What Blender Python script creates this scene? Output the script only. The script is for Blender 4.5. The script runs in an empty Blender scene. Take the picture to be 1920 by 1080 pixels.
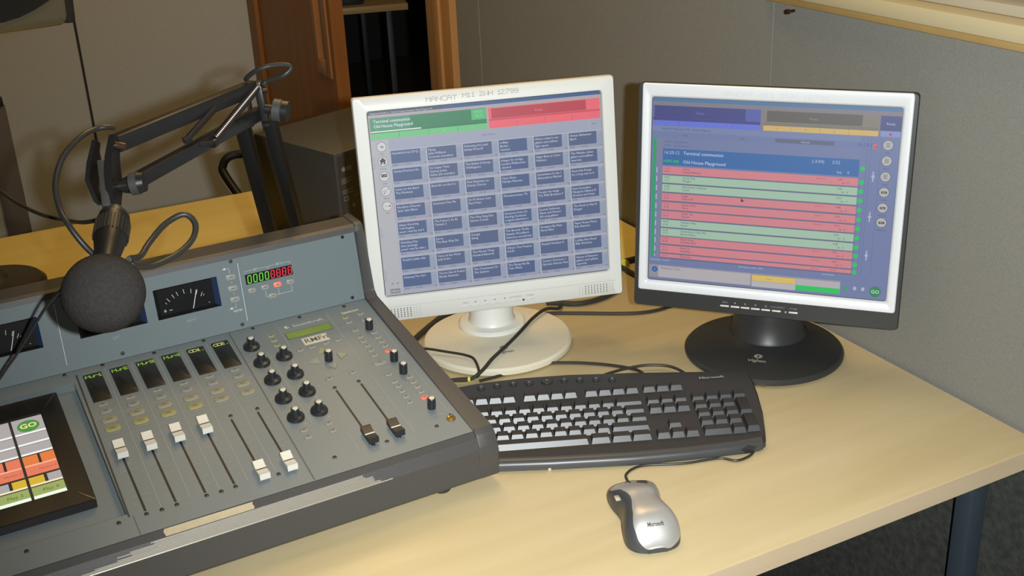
import bpy, bmesh, math, random
from mathutils import Vector as V, Matrix
random.seed(7)
SC = bpy.context.scene
COL = SC.collection
Z0 = 0.73                       # height of the desk top above the floor
PI = math.pi

# ------------------------------------------------------------------ materials
def lin(c):
    return tuple(((v/255)/12.92 if v/255 <= .04045 else ((v/255+.055)/1.055)**2.4) for v in c) + (1.0,)
_M = {}
def mat(name, c, rough=.5, metal=0., emit=0., ecol=None, noise=0., nscale=80., bump=0., bscale=400., spec=.5, coat=0.):
    if name in _M: return _M[name]
    m = bpy.data.materials.new(name); m.use_nodes = True
    nt = m.node_tree; b = nt.nodes['Principled BSDF']
    b.inputs['Base Color'].default_value = lin(c)
    b.inputs['Roughness'].default_value = rough
    b.inputs['Metallic'].default_value = metal
    b.inputs['Specular IOR Level'].default_value = spec
    b.inputs['Coat Weight'].default_value = coat
    if emit:
        b.inputs['Emission Color'].default_value = lin(ecol or c)
        b.inputs['Emission Strength'].default_value = emit
    if noise or bump:
        tc = nt.nodes.new('ShaderNodeTexCoord')
        nz = nt.nodes.new('ShaderNodeTexNoise'); nz.inputs['Scale'].default_value = nscale
        nz.inputs['Detail'].default_value = 6
        nt.links.new(tc.outputs['Object'], nz.inputs['Vector'])
        if noise:
            r = nt.nodes.new('ShaderNodeMapRange')
            r.inputs['From Min'].default_value = .3; r.inputs['From Max'].default_value = .7
            r.inputs['To Min'].default_value = 1-noise; r.inputs['To Max'].default_value = 1+noise
            nt.links.new(nz.outputs['Fac'], r.inputs['Value'])
            mx = nt.nodes.new('ShaderNodeMix'); mx.data_type = 'RGBA'; mx.blend_type = 'MULTIPLY'
            mx.inputs['Factor'].default_value = 1
            mx.inputs['A'].default_value = lin(c)
            nt.links.new(r.outputs['Result'], mx.inputs['B'])
            nt.links.new(mx.outputs['Result'], b.inputs['Base Color'])
        if bump:
            n2 = nt.nodes.new('ShaderNodeTexNoise'); n2.inputs['Scale'].default_value = bscale
            nt.links.new(tc.outputs['Object'], n2.inputs['Vector'])
            bp = nt.nodes.new('ShaderNodeBump'); bp.inputs['Strength'].default_value = bump
            bp.inputs['Distance'].default_value = .001
            nt.links.new(n2.outputs['Fac'], bp.inputs['Height'])
            nt.links.new(bp.outputs['Normal'], b.inputs['Normal'])
    _M[name] = m
    return m
def wood(name, c1, c2, scale=(1.2, 14, 14), rough=.4):
    if name in _M: return _M[name]
    m = bpy.data.materials.new(name); m.use_nodes = True
    nt = m.node_tree; b = nt.nodes['Principled BSDF']
    tc = nt.nodes.new('ShaderNodeTexCoord'); mp = nt.nodes.new('ShaderNodeMapping')
    mp.inputs['Scale'].default_value = scale
    nz = nt.nodes.new('ShaderNodeTexNoise'); nz.inputs['Scale'].default_value = 2.2
    nz.inputs['Detail'].default_value = 8; nz.inputs['Roughness'].default_value = .62
    cr = nt.nodes.new('ShaderNodeValToRGB')
    cr.color_ramp.elements[0].position = .3; cr.color_ramp.elements[0].color = lin(c1)
    cr.color_ramp.elements[1].position = .7; cr.color_ramp.elements[1].color = lin(c2)
    nt.links.new(tc.outputs['Object'], mp.inputs['Vector']); nt.links.new(mp.outputs['Vector'], nz.inputs['Vector'])
    nt.links.new(nz.outputs['Fac'], cr.inputs['Fac']); nt.links.new(cr.outputs['Color'], b.inputs['Base Color'])
    b.inputs['Roughness'].default_value = rough
    _M[name] = m
    return m
def glow(name, c, s=1.):        # a lit screen colour behind a matt panel
    return mat('screen_' + name, (14, 14, 16), .45, 0, s, c)

# ------------------------------------------------------------------ mesh builder
class MB:
    def __init__(s, M=None): s.v = []; s.f = []; s.m = []; s.mats = []; s.M = M or Matrix()
    def mi(s, m):
        if m not in s.mats: s.mats.append(m)
        return s.mats.index(m)
    def add(s, vs, fs, m, M=None):
        T = s.M @ M if M is not None else s.M
        o = len(s.v); k = s.mi(m)
        s.v += [T @ V(p) for p in vs]
        for f in fs: s.f.append([i+o for i in f]); s.m.append(k)
        return s
    def box(s, lo, hi, m, bev=0, M=None, seg=2):
        if not bev:
            x0, y0, z0 = lo; x1, y1, z1 = hi
            vs = [(x0,y0,z0),(x1,y0,z0),(x1,y1,z0),(x0,y1,z0),(x0,y0,z1),(x1,y0,z1),(x1,y1,z1),(x0,y1,z1)]
            return s.add(vs, [(3,2,1,0),(4,5,6,7),(0,1,5,4),(1,2,6,5),(2,3,7,6),(3,0,4,7)], m, M)
        bm = bmesh.new(); bmesh.ops.create_cube(bm, size=1)
        for v in bm.verts:
            v.co = V([(lo[i]+hi[i])/2 + v.co[i]*(hi[i]-lo[i]) for i in range(3)])
        bmesh.ops.bevel(bm, geom=bm.edges[:], offset=bev, segments=seg, affect='EDGES', profile=.5)
        s.frombm(bm, m, M); return s
    def frombm(s, bm, m, M=None):
        bm.verts.index_update()
        s.add([v.co.copy() for v in bm.verts], [[v.index for v in f.verts] for f in bm.faces], m, M); bm.free()
    def lathe(s, prof, m, n=24, M=None):
        vs = []; fs = []
        for r, z in prof:
            for i in range(n):
                a = 2*PI*i/n; vs.append((r*math.cos(a), r*math.sin(a), z))
        for j in range(len(prof)-1):
            for i in range(n):
                a, b = j*n+i, j*n+(i+1) % n
                fs.append((a, b, b+n, a+n))
        if prof[0][0] > 1e-6: fs.append(list(range(n-1, -1, -1)))
        if prof[-1][0] > 1e-6: fs.append([len(vs)-n+i for i in range(n)])
        return s.add(vs, fs, m, M)
    def cyl(s, p0, p1, r0, m, r1=None, n=16, prof=None):
        p0, p1 = V(p0), V(p1); d = p1-p0; L = d.length
        M = Matrix.Translation(p0) @ d.to_track_quat('Z', 'Y').to_matrix().to_4x4()
        return s.lathe(prof(L) if prof else [(r0, 0), (r0 if r1 is None else r1, L)], m, n, M)
    def bar(s, p0, p1, w, h, m, bev=.0012, up=(0, 0, 1)):       # rectangular tube between two points
        p0, p1 = V(p0), V(p1); z = (p1-p0); L = z.length; z = z.normalized()
        x = V(up).cross(z).normalized(); y = z.cross(x)
        M = Matrix(((x.x, y.x, z.x, p0.x), (x.y, y.y, z.y, p0.y), (x.z, y.z, z.z, p0.z), (0, 0, 0, 1)))
        return s.box((-w/2, -h/2, 0), (w/2, h/2, L), m, bev, M)
    def tube(s, pts, r, m, n=10, sub=6):
        pts = [V(p) for p in pts]
        P = []
        for i in range(len(pts)-1):
            a = pts[max(i-1, 0)]; b = pts[i]; c = pts[i+1]; d = pts[min(i+2, len(pts)-1)]
            for k in range(sub):
                t = k/sub
                P.append(.5*((2*b)+(c-a)*t+(2*a-5*b+4*c-d)*t*t+(3*b-a-3*c+d)*t**3))
        P.append(pts[-1])
        T = [(P[min(i+1, len(P)-1)]-P[max(i-1, 0)]).normalized() for i in range(len(P))]
        nrm = T[0].orthogonal().normalized(); vs = []; fs = []
        for i, p in enumerate(P):
            nrm = (nrm - T[i]*nrm.dot(T[i])).normalized(); bn = T[i].cross(nrm)
            for k in range(n):
                a = 2*PI*k/n; vs.append(p + nrm*r*math.cos(a) + bn*r*math.sin(a))
        for i in range(len(P)-1):
            for k in range(n):
                a, b = i*n+k, i*n+(k+1) % n
                fs.append((a, b, b+n, a+n))
        fs.append(list(range(n-1, -1, -1))); fs.append([len(vs)-n+k for k in range(n)])
        return s.add(vs, fs, m)
    def prism(s, poly, z0, z1, m, M=None, bev=0):               # polygon (x,y) pulled from z0 to z1
        if bev:
            bm = bmesh.new()
            lo = [bm.verts.new((x, y, z0)) for x, y in poly]; hi = [bm.verts.new((x, y, z1)) for x, y in poly]
            n = len(poly); bm.faces.new(lo[::-1]); bm.faces.new(hi)
            for i in range(n): bm.faces.new((lo[i], lo[(i+1) % n], hi[(i+1) % n], hi[i]))
            bmesh.ops.bevel(bm, geom=bm.edges[:], offset=bev, segments=2, affect='EDGES', profile=.5)
            s.frombm(bm, m, M); return s
        n = len(poly)
        vs = [(x, y, z0) for x, y in poly] + [(x, y, z1) for x, y in poly]
        fs = [list(range(n-1, -1, -1)), list(range(n, 2*n))] + [(i, (i+1) % n, n+(i+1) % n, n+i) for i in range(n)]
        return s.add(vs, fs, m, M)
    def rect(s, x0, y0, x1, y1, z, m, M=None):
        return s.add([(x0,y0,z),(x1,y0,z),(x1,y1,z),(x0,y1,z)], [(0,1,2,3)], m, M)
    def line(s, x0, y0, x1, y1, w, z, m, M=None):
        d = V((x1-x0, y1-y0)); d = d.normalized() if d.length else V((1, 0)); p = V((-d.y, d.x))*w/2
        return s.add([(x0-p.x,y0-p.y,z),(x1-p.x,y1-p.y,z),(x1+p.x,y1+p.y,z),(x0+p.x,y0+p.y,z)], [(0,1,2,3)], m, M)
    def disc(s, x, y, r, z, m, n=20, ry=None, M=None):
        ry = ry or r
        return s.add([(x+r*math.cos(2*PI*i/n), y+ry*math.sin(2*PI*i/n), z) for i in range(n)], [list(range(n))], m, M)
    def ring(s, loops, m, r=0, n=4, M=None, cap=False):          # rounded rectangles joined loop to loop
        vs = []; fs = []; N = 4*(n+1)
        for x0, x1, y0, y1, z in [l[:5] for l in loops]:
            rr = min(r, (x1-x0)/2.01, (y1-y0)/2.01)
            for cx, cy, a0 in ((x1-rr, y1-rr, 0), (x0+rr, y1-rr, 90), (x0+rr, y0+rr, 180), (x1-rr, y0+rr, 270)):
                for i in range(n+1):
                    a = math.radians(a0+90*i/n); vs.append((cx+rr*math.cos(a), cy+rr*math.sin(a), z))
        for j in range(len(loops)-1):
            for i in range(N):
                a, b = j*N+i, j*N+(i+1) % N
                fs.append((a, b, b+N, a+N))
        if cap: fs.append([len(vs)-N+i for i in range(N)])
        return s.add(vs, fs, m, M)
    def holes(s, xs, ys, holes, z, m, M=None):                   # flat plate with rectangular openings
        xs = sorted(set(xs+[h[0] for h in holes]+[h[2] for h in holes])); ys = sorted(set(ys+[h[1] for h in holes]+[h[3] for h in holes]))
        for i in range(len(xs)-1):
            for j in range(len(ys)-1):
                cx, cy = (xs[i]+xs[i+1])/2, (ys[j]+ys[j+1])/2
                if any(h[0] < cx < h[2] and h[1] < cy < h[3] for h in holes): continue
                s.rect(xs[i], ys[j], xs[i+1], ys[j+1], z, m, M)
        return s
    def text(s, t, x, y, h, m, M=None, z=.0004, align='LEFT', sx=1., bold=0.):
        cu = bpy.data.curves.new('t', 'FONT'); cu.body = t; cu.size = h/.7; cu.resolution_u = 2
        cu.align_x = align; cu.offset = bold
        o = bpy.data.objects.new('t', cu); COL.objects.link(o)
        me = bpy.data.meshes.new_from_object(o.evaluated_get(bpy.context.evaluated_depsgraph_get()))
        s.add([(x+v.co.x*sx, y+v.co.y, z) for v in me.vertices], [list(p.vertices) for p in me.polygons], m, M)
        bpy.data.objects.remove(o); bpy.data.curves.remove(cu); bpy.data.meshes.remove(me)
        return s
    def build(s, name, parent=None, base=None, rot=0., label=None, ang=35):
        """one mesh object; with a parent the points are in the parent's frame, else base is its origin in the desk-top frame"""
        me = bpy.data.meshes.new(name)
        off = V((0, 0, 0))
        if parent is None:
            if base is None:
                xs = [p.x for p in s.v]; ys = [p.y for p in s.v]
                off = V(((min(xs)+max(xs))/2, (min(ys)+max(ys))/2, min(p.z for p in s.v))); base = off
        me.from_pydata([tuple(p-off) for p in s.v], [], s.f)
        for m in s.mats: me.materials.append(m)
        me.polygons.foreach_set('material_index', s.m)
        me.polygons.foreach_set('use_smooth', [True]*len(s.f))
        me.update(); me.set_sharp_from_angle(angle=math.radians(ang))
        o = bpy.data.objects.new(name, me); COL.objects.link(o)
        if parent is not None: o.parent = parent
        else:
            o.location = V(base)+V((0, 0, Z0)); o.rotation_euler = (0, 0, rot)
        if label: o['label'] = label
        return o
def tag(o, label, cat, group=None, kind=None):
    o['label'] = label; o['category'] = cat
    if group: o['group'] = group
    if kind: o['kind'] = kind
    return o
def thing(name, label, cat, base, rot=0., group=None):
    o = bpy.data.objects.new(name, None); COL.objects.link(o)
    o.empty_display_size = .05
    o.location = V(base)+V((0, 0, Z0)); o.rotation_euler = (0, 0, rot)
    return tag(o, label, cat, group)
def copy_tree(o, parent=None):
    c = o.copy(); COL.objects.link(c); c.parent = parent
    for ch in [k for k in bpy.data.objects if k.parent == o]: copy_tree(ch, c)
    return c
def copy_part(o, loc, parent=None, rot=None):
    c = copy_tree(o, parent or o.parent); c.location = loc
    if rot is not None: c.rotation_euler = rot
    return c
def struct(o, label, cat='setting'):
    return tag(o, label, cat, None, 'structure')
FONT57 = {
 'M': '1000111011101011000110001', 'v': '0000010001100010101000100', 'r': '0000010110110011000010000', '1': '0010001100001000010001110',
 '2': '1110000010011001000011110', '3': '1111000010011100001011110', '4': '0011001010100101111100010', 'C': '0111110000100001000001111',
 'D': '1111010001100011000111110', '.': '0000000000000000000000100', 'A': '0111010001111111000110001', 'N': '1000111001101011001110001',
 'T': '1111100100001000010000100', 'W': '1000110001101011101110001', 'H': '1000110001111111000110001', '7': '1111100010001000100001000',
 '9': '0111010001011110000101110'}
def dots(mb, t, x, y, h, m, M=None, z=.0004, fill=.8, adv=None):   # dot-matrix lettering, 5x5 dots to a letter
    p = h/5; adv = adv or p*6
    for ch in t:
        g = FONT57.get(ch)
        if g:
            for k, b in enumerate(g):
                if b == '1':
                    cx, cy = x+(k % 5)*p, y+(4-k//5)*p
                    mb.rect(cx, cy, cx+p*fill, cy+p*fill, z, m, M)
        x += adv
    return mb

# ------------------------------------------------------------------ shared materials
PLAST_BLACK = mat('black_plastic', (50, 50, 49), .42)
RUBBER = mat('black_rubber', (44, 44, 43), .6)
CABLE = mat('black_cable', (46, 44, 38), .45)
METAL_BLACK = mat('black_painted_steel', (34, 34, 34), .38)
WHITE_PL = mat('white_plastic', (216, 217, 210), .42)
# ================================================================== THE ROOM
TH = math.radians(26.44)
E_, N_ = V((math.cos(TH), math.sin(TH), 0)), V((-math.sin(TH), math.cos(TH), 0))
RM = Matrix.Translation(E_*1.168) @ Matrix.Rotation(TH, 4, 'Z')     # room frame: x towards the right wall, y along it
FL, CE = -Z0, 1.87
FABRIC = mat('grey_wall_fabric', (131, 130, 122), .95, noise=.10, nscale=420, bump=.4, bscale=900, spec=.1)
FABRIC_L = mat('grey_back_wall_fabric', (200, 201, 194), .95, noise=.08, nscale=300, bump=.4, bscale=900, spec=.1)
CARPET = mat('charcoal_carpet', (68, 69, 65), .98, noise=.28, nscale=90, bump=1., bscale=500, spec=.05)
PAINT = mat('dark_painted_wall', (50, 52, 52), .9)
CREAM = mat('cream_paint', (196, 184, 146), .5)
DOORW = wood('orange_door_veneer', (150, 94, 38), (166, 108, 46), (9, 9, .8), .5)
FRAMEW = wood('door_frame_wood', (164, 114, 60), (178, 128, 70), (9, 9, .8), .5)
def rbox(x0, y0, z0, x1, y1, z1, m, bev=0): return MB(RM).box((x0, y0, z0), (x1, y1, z1), m, bev)
def rb(mb, name, label, cat='setting'):
    return struct(mb.build(name), label, cat)
rb(rbox(-3.7, -2.7, FL-.1, 3.6, 7.0, FL, CARPET), 'floor', 'charcoal carpet floor under the desks and in the next room', 'floor')
rb(rbox(-3.7, -2.7, CE, 3.6, 7.0, CE+.1, mat('ceiling_grey', (150, 147, 142), .9)), 'ceiling', 'pale grey ceiling above the studio, out of view', 'ceiling')
rb(rbox(-3.7, 4.5, FL, .13, 4.62, CE, FABRIC_L), 'wall_back', 'grey fabric wall panels behind the microphone and the left desk', 'wall')
rb(rbox(-3.7, -2.7, FL, -3.58, 4.5, CE, FABRIC_L), 'wall_left', 'grey fabric wall on the left, out of view', 'wall')
rb(rbox(-3.58, -2.7, FL, 3.6, -2.58, CE, FABRIC), 'wall_front', 'grey fabric wall behind the photographer, out of view', 'wall')
# right wall with a window opening and a doorway
WY0, WY1, WZ0, WZ1 = .05, 1.42, .494, 1.55
DZ = 1.32
mb = MB(RM)
X0, X1 = .006, .126
for (a, b, c, d) in ((-2.58, WY0, FL, CE), (WY0, WY1, FL, WZ0), (WY0, WY1, WZ1, CE), (WY1, 2.59, FL, CE), (2.59, 4.5, DZ+.14, CE)):
    mb.box((X0, a, c), (X1, b, d), FABRIC)
rb(mb, 'wall_right', 'grey fabric panelled wall running behind both screens', 'wall')
rb(MB(RM).box((.0045, 1.427, -.03), (.0062, 1.429, CE), mat('panel_joint_grey', (132, 130, 127), .95))
   .box((.0045, 2.464, FL), (.0062, 2.466, CE), _M['panel_joint_grey']), 'trim_1', 'fine panel joints in the right wall fabric', 'trim')  # fabric joints in their own grey
rb(MB(RM).box((-.627, 4.4935, FL), (-.619, 4.501, CE), mat('dark_joint', (60, 58, 56), .95)),
   'trim_2', 'dark vertical joint in the back wall fabric', 'trim')
rb(MB(RM).box((-.004, -2.58, FL), (.0062, 2.59, -.052), CARPET), 'baseboard_right', 'charcoal carpet upstand covering the wall below the desk edge', 'baseboard')
# window in the right wall
wn = thing('window_1', 'cream framed studio window at the top right, cut by the photo edge', 'window', RM @ V((X0, (WY0+WY1)/2, WZ0))); wn['kind'] = 'structure'
Wi = Matrix.Translation(-(RM @ V((X0, (WY0+WY1)/2, WZ0)))) @ RM
mb = MB(Wi)
for (a, b, c, d) in ((WY0-.02, WY1+.02, WZ0-.002, WZ0+.02), (WY0-.02, WY1+.02, WZ1-.03, WZ1+.02), (WY0-.02, WY0+.03, WZ0, WZ1), (WY1-.03, WY1+.02, WZ0, WZ1)):
    mb.box((-.014, a, c), (.05, b, d), CREAM, .003)
mb.build('window_frame', wn)
MB(Wi).box((-.006, WY0-.03, WZ0-.013), (.02, WY1+.03, WZ0-.002), wood('sill_batten', (168, 138, 84), (182, 152, 96), (9, 1, 9)), .002).build('window_batten', wn)
mb = MB(Wi)
mb.box((.02, WY0+.03, WZ0+.02), (.06, WY1-.03, WZ0+.034), mat('window_bead', (180, 172, 150), .5), .002)
mb.box((.06, WY0+.02, WZ0+.015), (.068, WY1-.02, WZ1-.02), mat('window_pane', (158, 158, 150), .3))
for k in range(6): mb.box((.0594, WY0+.03, WZ0+.042+.13*k), (.0602, WY1-.03, WZ0+.0432+.13*k), mat('pane_line', (128, 128, 124), .5))
mb.build('window_pane', wn, label='pale window pane with fine horizontal lines')
# doorway: the near leaf stands open out of view, the far leaf is closed
mb = MB(RM)
for y0, y1 in ((2.59, 2.735), (4.40, 4.50)):
    mb.box((-.012 if y0 < 3 else .004, y0, FL), (X1+.012, y1, DZ+.14), FRAMEW if y0 < 3 else DOORW, .004)
mb.box((-.02, 2.64, FL), (-.010, 2.68, DZ+.09), FRAMEW, .003)
mb.box((-.012, 2.735, DZ), (X1+.012, 4.36, DZ+.14), FRAMEW, .004)
rb(mb, 'trim_3', 'orange wood frame around the open doorway', 'door frame')
door = thing('door_1', 'orange veneered door leaf with a narrow slot window, left of the dark opening', 'door', RM @ V((.02, 3.575, FL)), TH+PI/2); door['kind'] = 'structure'
DW = .824; s0, s1, sb = .080, .145, .727      # slot edges from the meeting edge and its sill above the floor
mb = MB()
for (x0, x1, z0, z1) in ((0, s0-.02, .008, 2.03), (s1+.02, DW, .008, 2.03), (s0-.02, s1+.02, .008, sb-.02), (s0-.02, s1+.02, 1.85, 2.03)):
    mb.box((x0, -.044, z0), (x1, 0, z1), DOORW)
mb.build('door_leaf', door)
mb = MB()
B = wood('slot_bead', (176, 118, 64), (190, 130, 74), (9, 9, .8))
for (x0, x1, z0, z1) in ((s0-.048, s0, sb-.05, 1.86), (s1, s1+.035, sb-.05, 1.86), (s0, s1, sb-.05, sb), (s0, s1, 1.83, 1.86)):
    mb.box((x0, -.050, z0), (x1, .006, z1), B, .003)
mb.build('vision_bead', door, label='paler wood bead around the slot window')
MB().box((s0, -.026, sb), (s1, -.018, 1.84), mat('slot_glass', (128, 112, 98), .15)).build('vision_pane', door)
# room beyond the doorway
mb = MB(RM)
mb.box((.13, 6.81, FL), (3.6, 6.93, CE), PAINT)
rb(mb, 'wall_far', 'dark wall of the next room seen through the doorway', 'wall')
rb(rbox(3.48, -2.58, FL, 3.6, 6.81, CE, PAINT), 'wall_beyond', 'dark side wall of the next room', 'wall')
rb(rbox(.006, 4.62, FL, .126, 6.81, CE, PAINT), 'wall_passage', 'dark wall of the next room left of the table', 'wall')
tb = thing('table', 'pale wood table in the dark room beyond the doorway', 'table', (-.365, 4.83, FL), math.radians(12.5))
PALEW = wood('pale_table_wood', (196, 160, 100), (212, 178, 118), (2, 12, 12))
MB().box((-.49, 0, .702), (0, 1.2, .73), PALEW, .004).build('table_top', tb)
lg = MB().box((-.085, .06, 0), (-.06, .085, .702), mat('table_leg_steel', (50, 54, 56), .5), .003).build('leg', tb)
for dx, dy in ((-.34, 0), (0, 1.0), (-.34, 1.0)): copy_part(lg, (dx, dy, 0))
tag(MB(Matrix.Translation((-.60, 4.86, 0)) @ Matrix.Rotation(math.radians(12.5), 4, 'Z')).box((-.05, -.03, 0), (.055, .12, .05), PLAST_BLACK, .012).build('box'),
    'small black rounded box on the far room table', 'box')
# trunking on the back wall at the far left
ct = V((-1.806, 4.126, -.73))
tk = thing('cable_trunking', 'grey-brown vertical trunking on the back wall at the left edge', 'trunking', ct, TH)
MB().box((-.04, -.02, 0), (.04, .001, .555), mat('trunking_paint', (118, 110, 104), .7), .003).build('trunking', tk)
MB().box((-.045, -.03, .555), (.035, .001, .585), RUBBER, .003).build('end_cap', tk, label='black end cap')
# screw in the right wall
hk = MB().cyl((.4346-.0005, 1.7504, .4728), (.4346-.011, 1.7504-.005, .4728), .0022, mat('brown_metal', (74, 52, 34), .35, .6), .0022)
hk.cyl((.4346-.010, 1.7504-.005, .4728), (.4346-.014, 1.7504-.007, .4728), .004, mat('brown_metal', (0, 0, 0)), .0035)
tag(hk.build('screw'), 'small brown screw head in the wall above the silver-framed monitor', 'screw')

# ================================================================== DESKS
TOP1 = wood('beech_laminate', (192, 175, 132), (205, 189, 148), (1.0, 9, 9), .33)
TOP2 = wood('beech_laminate_lamplit', (212, 188, 104), (224, 202, 120), (1.0, 9, 9), .35)  # same beech, with the warm lamplight put into its colour
EDGE = wood('beech_edge', (196, 174, 142), (208, 188, 154), (1.0, 9, 9), .5)
def desk(name, label, n0, depth, left, legs, TOPW):
    o = thing(name, label, 'desk', RM @ V((0, n0, 0)) - V((0, 0, 0)), TH)
    o.location.z = 0
    z = Z0
    MB().box((-left, .0015, z-.026), (-.0015, depth-.0015, z), TOPW, .0012).build('worktop', o)
    MB().box((-left, 0, z-.0262), (0, .0022, z-.0006), EDGE).box((-.002, 0, z-.0262), (0, depth, z-.0006), EDGE).box((-left, depth-.002, z-.0262), (0, depth, z-.0006), EDGE).build('edge_band', o, label='duller beige edging strip')
    st = mat('slate_blue_steel', (52, 62, 70), .5)
    for x, y in legs:
        MB().box((x-.015, y-.014, .0), (x+.015, y+.014, z-.027), st, .003).build('leg', o)
    MB().box((-left+.1, depth/2-.02, z-.075), (-.1, depth/2+.02, z-.027), st, .003).build('frame_rail', o)
    return o
desk('desk', 'beech desk in front holding the keyboard, the screens and the mixing console', .8535, .80, 1.85, ((-.026, .080), (-.026, .72), (-1.78, .09), (-1.78, .72)), TOP1)
desk('desk', 'beech desk at the back behind the console, under the black speaker', 1.6545, .812, 1.85, ((-.04, .09), (-.04, .72), (-1.78, .09), (-1.78, .72)), TOP2)

# ================================================================== MONITORS
UI = {}
def U(n, c, s=1.):
    if n not in UI: UI[n] = glow(n, c, s)
    return UI[n]
def monitor(name, label, base, yaw, tilt, cz, dark):
    o = thing(name, label, 'monitor', base, yaw)
    # screen plane frame: x right, y up the screen, z out of it
    S = Matrix.Translation((0, -.0234, cz)) @ Matrix.Rotation(PI/2-tilt, 4, 'X')
    case = mat('black_case', (49, 50, 49), .42) if dark else WHITE_PL
    rim = mat('silver_paint', (222, 225, 226), .36, .1) if dark else WHITE_PL
    k = .001
    if dark:
        MB(S).ring([(-.1885, .1885, -.1752, .1548, -.009), (-.1885, .1885, -.1752, .1548, .001), (-.187, .187, -.1742, .1540, .0035), (-.1825, .1825, -.1505, .1528, .0035), (-.1825, .1825, -.1505, .1528, -.002)], case, .006).build('case', o)
        MB(S).ring([(-.1822, .1822, -.1502, .1545, -.002), (-.1822, .1822, -.1502, .1545, .003), (-.181, .181, -.149, .1533, .0045), (-.1725, .1725, -.1385, .1385, .0045), (-.1705, .1705, -.1365, .1365, .0030), (-.169, .169, -.135, .135, .0002)], rim, .003).build('bezel', o, label='silver bezel')
    else:
        MB(S).ring([(-.189, .189, -.1735, .1553, -.012), (-.189, .189, -.1735, .1553, .000), (-.1875, .1875, -.172, .1538, .0035), (-.181, .181, -.1715, .1533, .0042), (-.1702, .1702, -.1362, .1362, .0042), (-.169, .169, -.135, .135, .0002)], rim, .004).build('bezel', o)
        MB(S).box((-.178, -.1508, .0036), (.178, -.1502, .0044), mat('seam_grey', (176, 178, 172), .6)).build('bezel_seam', o)
    MB(S).ring([(-.187, .187, -.173, .153, -.0085), (-.172, .172, -.160, .142, -.022), (-.168, .168, -.157, .138, -.032), (-.150, .150, -.13, .12, -.050), (-.13, .13, -.11, .10, -.054)], case, .01, cap=True).build('back_housing', o)
    # stand
    if dark:
        neck = [(.0585, .016), (.0575, .020), (.054, .025), (.0515, .05), (.050, .10)]
        base_p = [(.108, 0), (.1165, .003), (.1165, .007), (.113, .0105), (.085, .0145), (.055, .0165), (.0, .0165)]
    else:
        neck = [(.053, .015), (.053, .019), (.050, .022), (.0375, .024), (.0345, .03), (.0335, .06), (.0335, .10)]
        base_p = [(.108, 0), (.1155, .003), (.1155, .009), (.112, .0125), (.085, .015), (.055, .0165), (.0, .0165)]
    MB().lathe(base_p, case if dark else mat('lamp_tinted_plastic', (216, 210, 188), .42), 64).build('base', o)  # white base tinted cream to carry the ceiling lamp's warm light
    MB(Matrix.Translation((0, .042, 0))).lathe(neck, case, 40).build('neck', o)
    MB(S).box((-.05, -.16, -.06), (.05, -.02, -.046), case, .006).build('hinge', o)
    lm = mat('logo_grey', (128, 126, 116), .5) if not dark else mat('logo_light', (150, 146, 132), .5)
    LZ = .0152
    mb = MB(Matrix.Translation((0, -.0575, LZ+.0012)) @ Matrix.Rotation(math.radians(2.6), 4, 'X'))
    mb.text('viglen', 0, -.012, .008, lm, align='CENTER', z=.0008, bold=.0003)
    mb.disc(0, .0045, .0062, .0008, lm, 24); mb.rect(-.0008, .0010, .0012, .0070, .0011, case)
    mb.build('logo', o, label='maker name and round mark on the stand')
    # buttons along the bottom
    bm_ = mat('button_bright', (214, 212, 200), .35) if dark else mat('button_white', (196, 198, 192), .45)
    for x in (-.0529, -.0378, -.0233, -.0086, .0062, .0213, .0450):
        MB(S).box((x-.0063, -.1646, .003), (x+.0063, -.1622, .0052), bm_, .0006).build('button', o)
    pm = mat('legend_pale', (142, 142, 138), .6) if dark else mat('legend_grey', (122, 124, 122), .6)
    mb = MB(S)
    mb.text('MENU', -.0565, -.1585, .0022, pm, z=.0050); mb.text('AUTO/SELECT', .013, -.1585, .0022, pm, z=.0050); mb.text('POWER', .0395, -.1585, .0022, pm, z=.0050)
    for x, d in ((-.0378, 0), (-.0233, 1), (-.0086, 2), (.0062, 3)):
        c = [(math.cos(PI/2+PI*2/3*i+(0, PI, PI/2, -PI/2)[d])*.0018, math.sin(PI/2+PI*2/3*i+(0, PI, PI/2, -PI/2)[d])*.0018) for i in range(3)]
        mb.add([(x+p, -.1575+q, .0050) for p, q in c], [(0, 1, 2)], pm)
    mb.disc(.0345, -.1635, .0016, .0050, mat('led_dark', (40, 60, 40), .4) if not dark else pm)
    mb.build('button_legends', o)
    # inked asset mark
    ink = mat('faint_ink', (146, 148, 146), .7) if not dark else mat('faint_ink_silver', (192, 195, 196), .6)
    mb = MB(S)
    if dark: dots(mb, 'MANCAT M11 2WH 12792', -.070, .1405, .0066, ink, z=.0048, fill=.75, adv=.0073)
    else:
        dots(mb, 'MANCAT', -.0855, .1415, .0072, ink, z=.0045, fill=.75, adv=.0075)
        dots(mb, 'M11 2WH 12799', -.0335, .1430, .0072, ink, z=.0045, fill=.75, adv=.0062)
    mb.build('asset_mark', o, label='faint dot-matrix ink lettering')
    if not dark:
        hole = mat('speaker_hole', (70, 70, 68), .8)
        for x0 in (-.172, .121):
            mb = MB(S)
            for i in range(12):
                for j in range(5):
                    mb.disc(x0+i*.0047, -.1665+j*.0030, (.00095 if i < 9 else .00045) if x0 < 0 else (.00085 if 1 < i < 10 else .00045), .0046, hole, 8)
            mb.build('speaker_grille', o)
    return o, S
monW, SW = monitor('monitor', 'white monitor showing a grid of blue tiles, left of the silver-framed one', (-.0264, 1.6531, 0), .1855, .124, .2514, False)
monB, SB = monitor('monitor', 'silver and black monitor showing a red and green playlist', (.3719, 1.5823, 0), -.3611, .0932, .2499, True)

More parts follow.
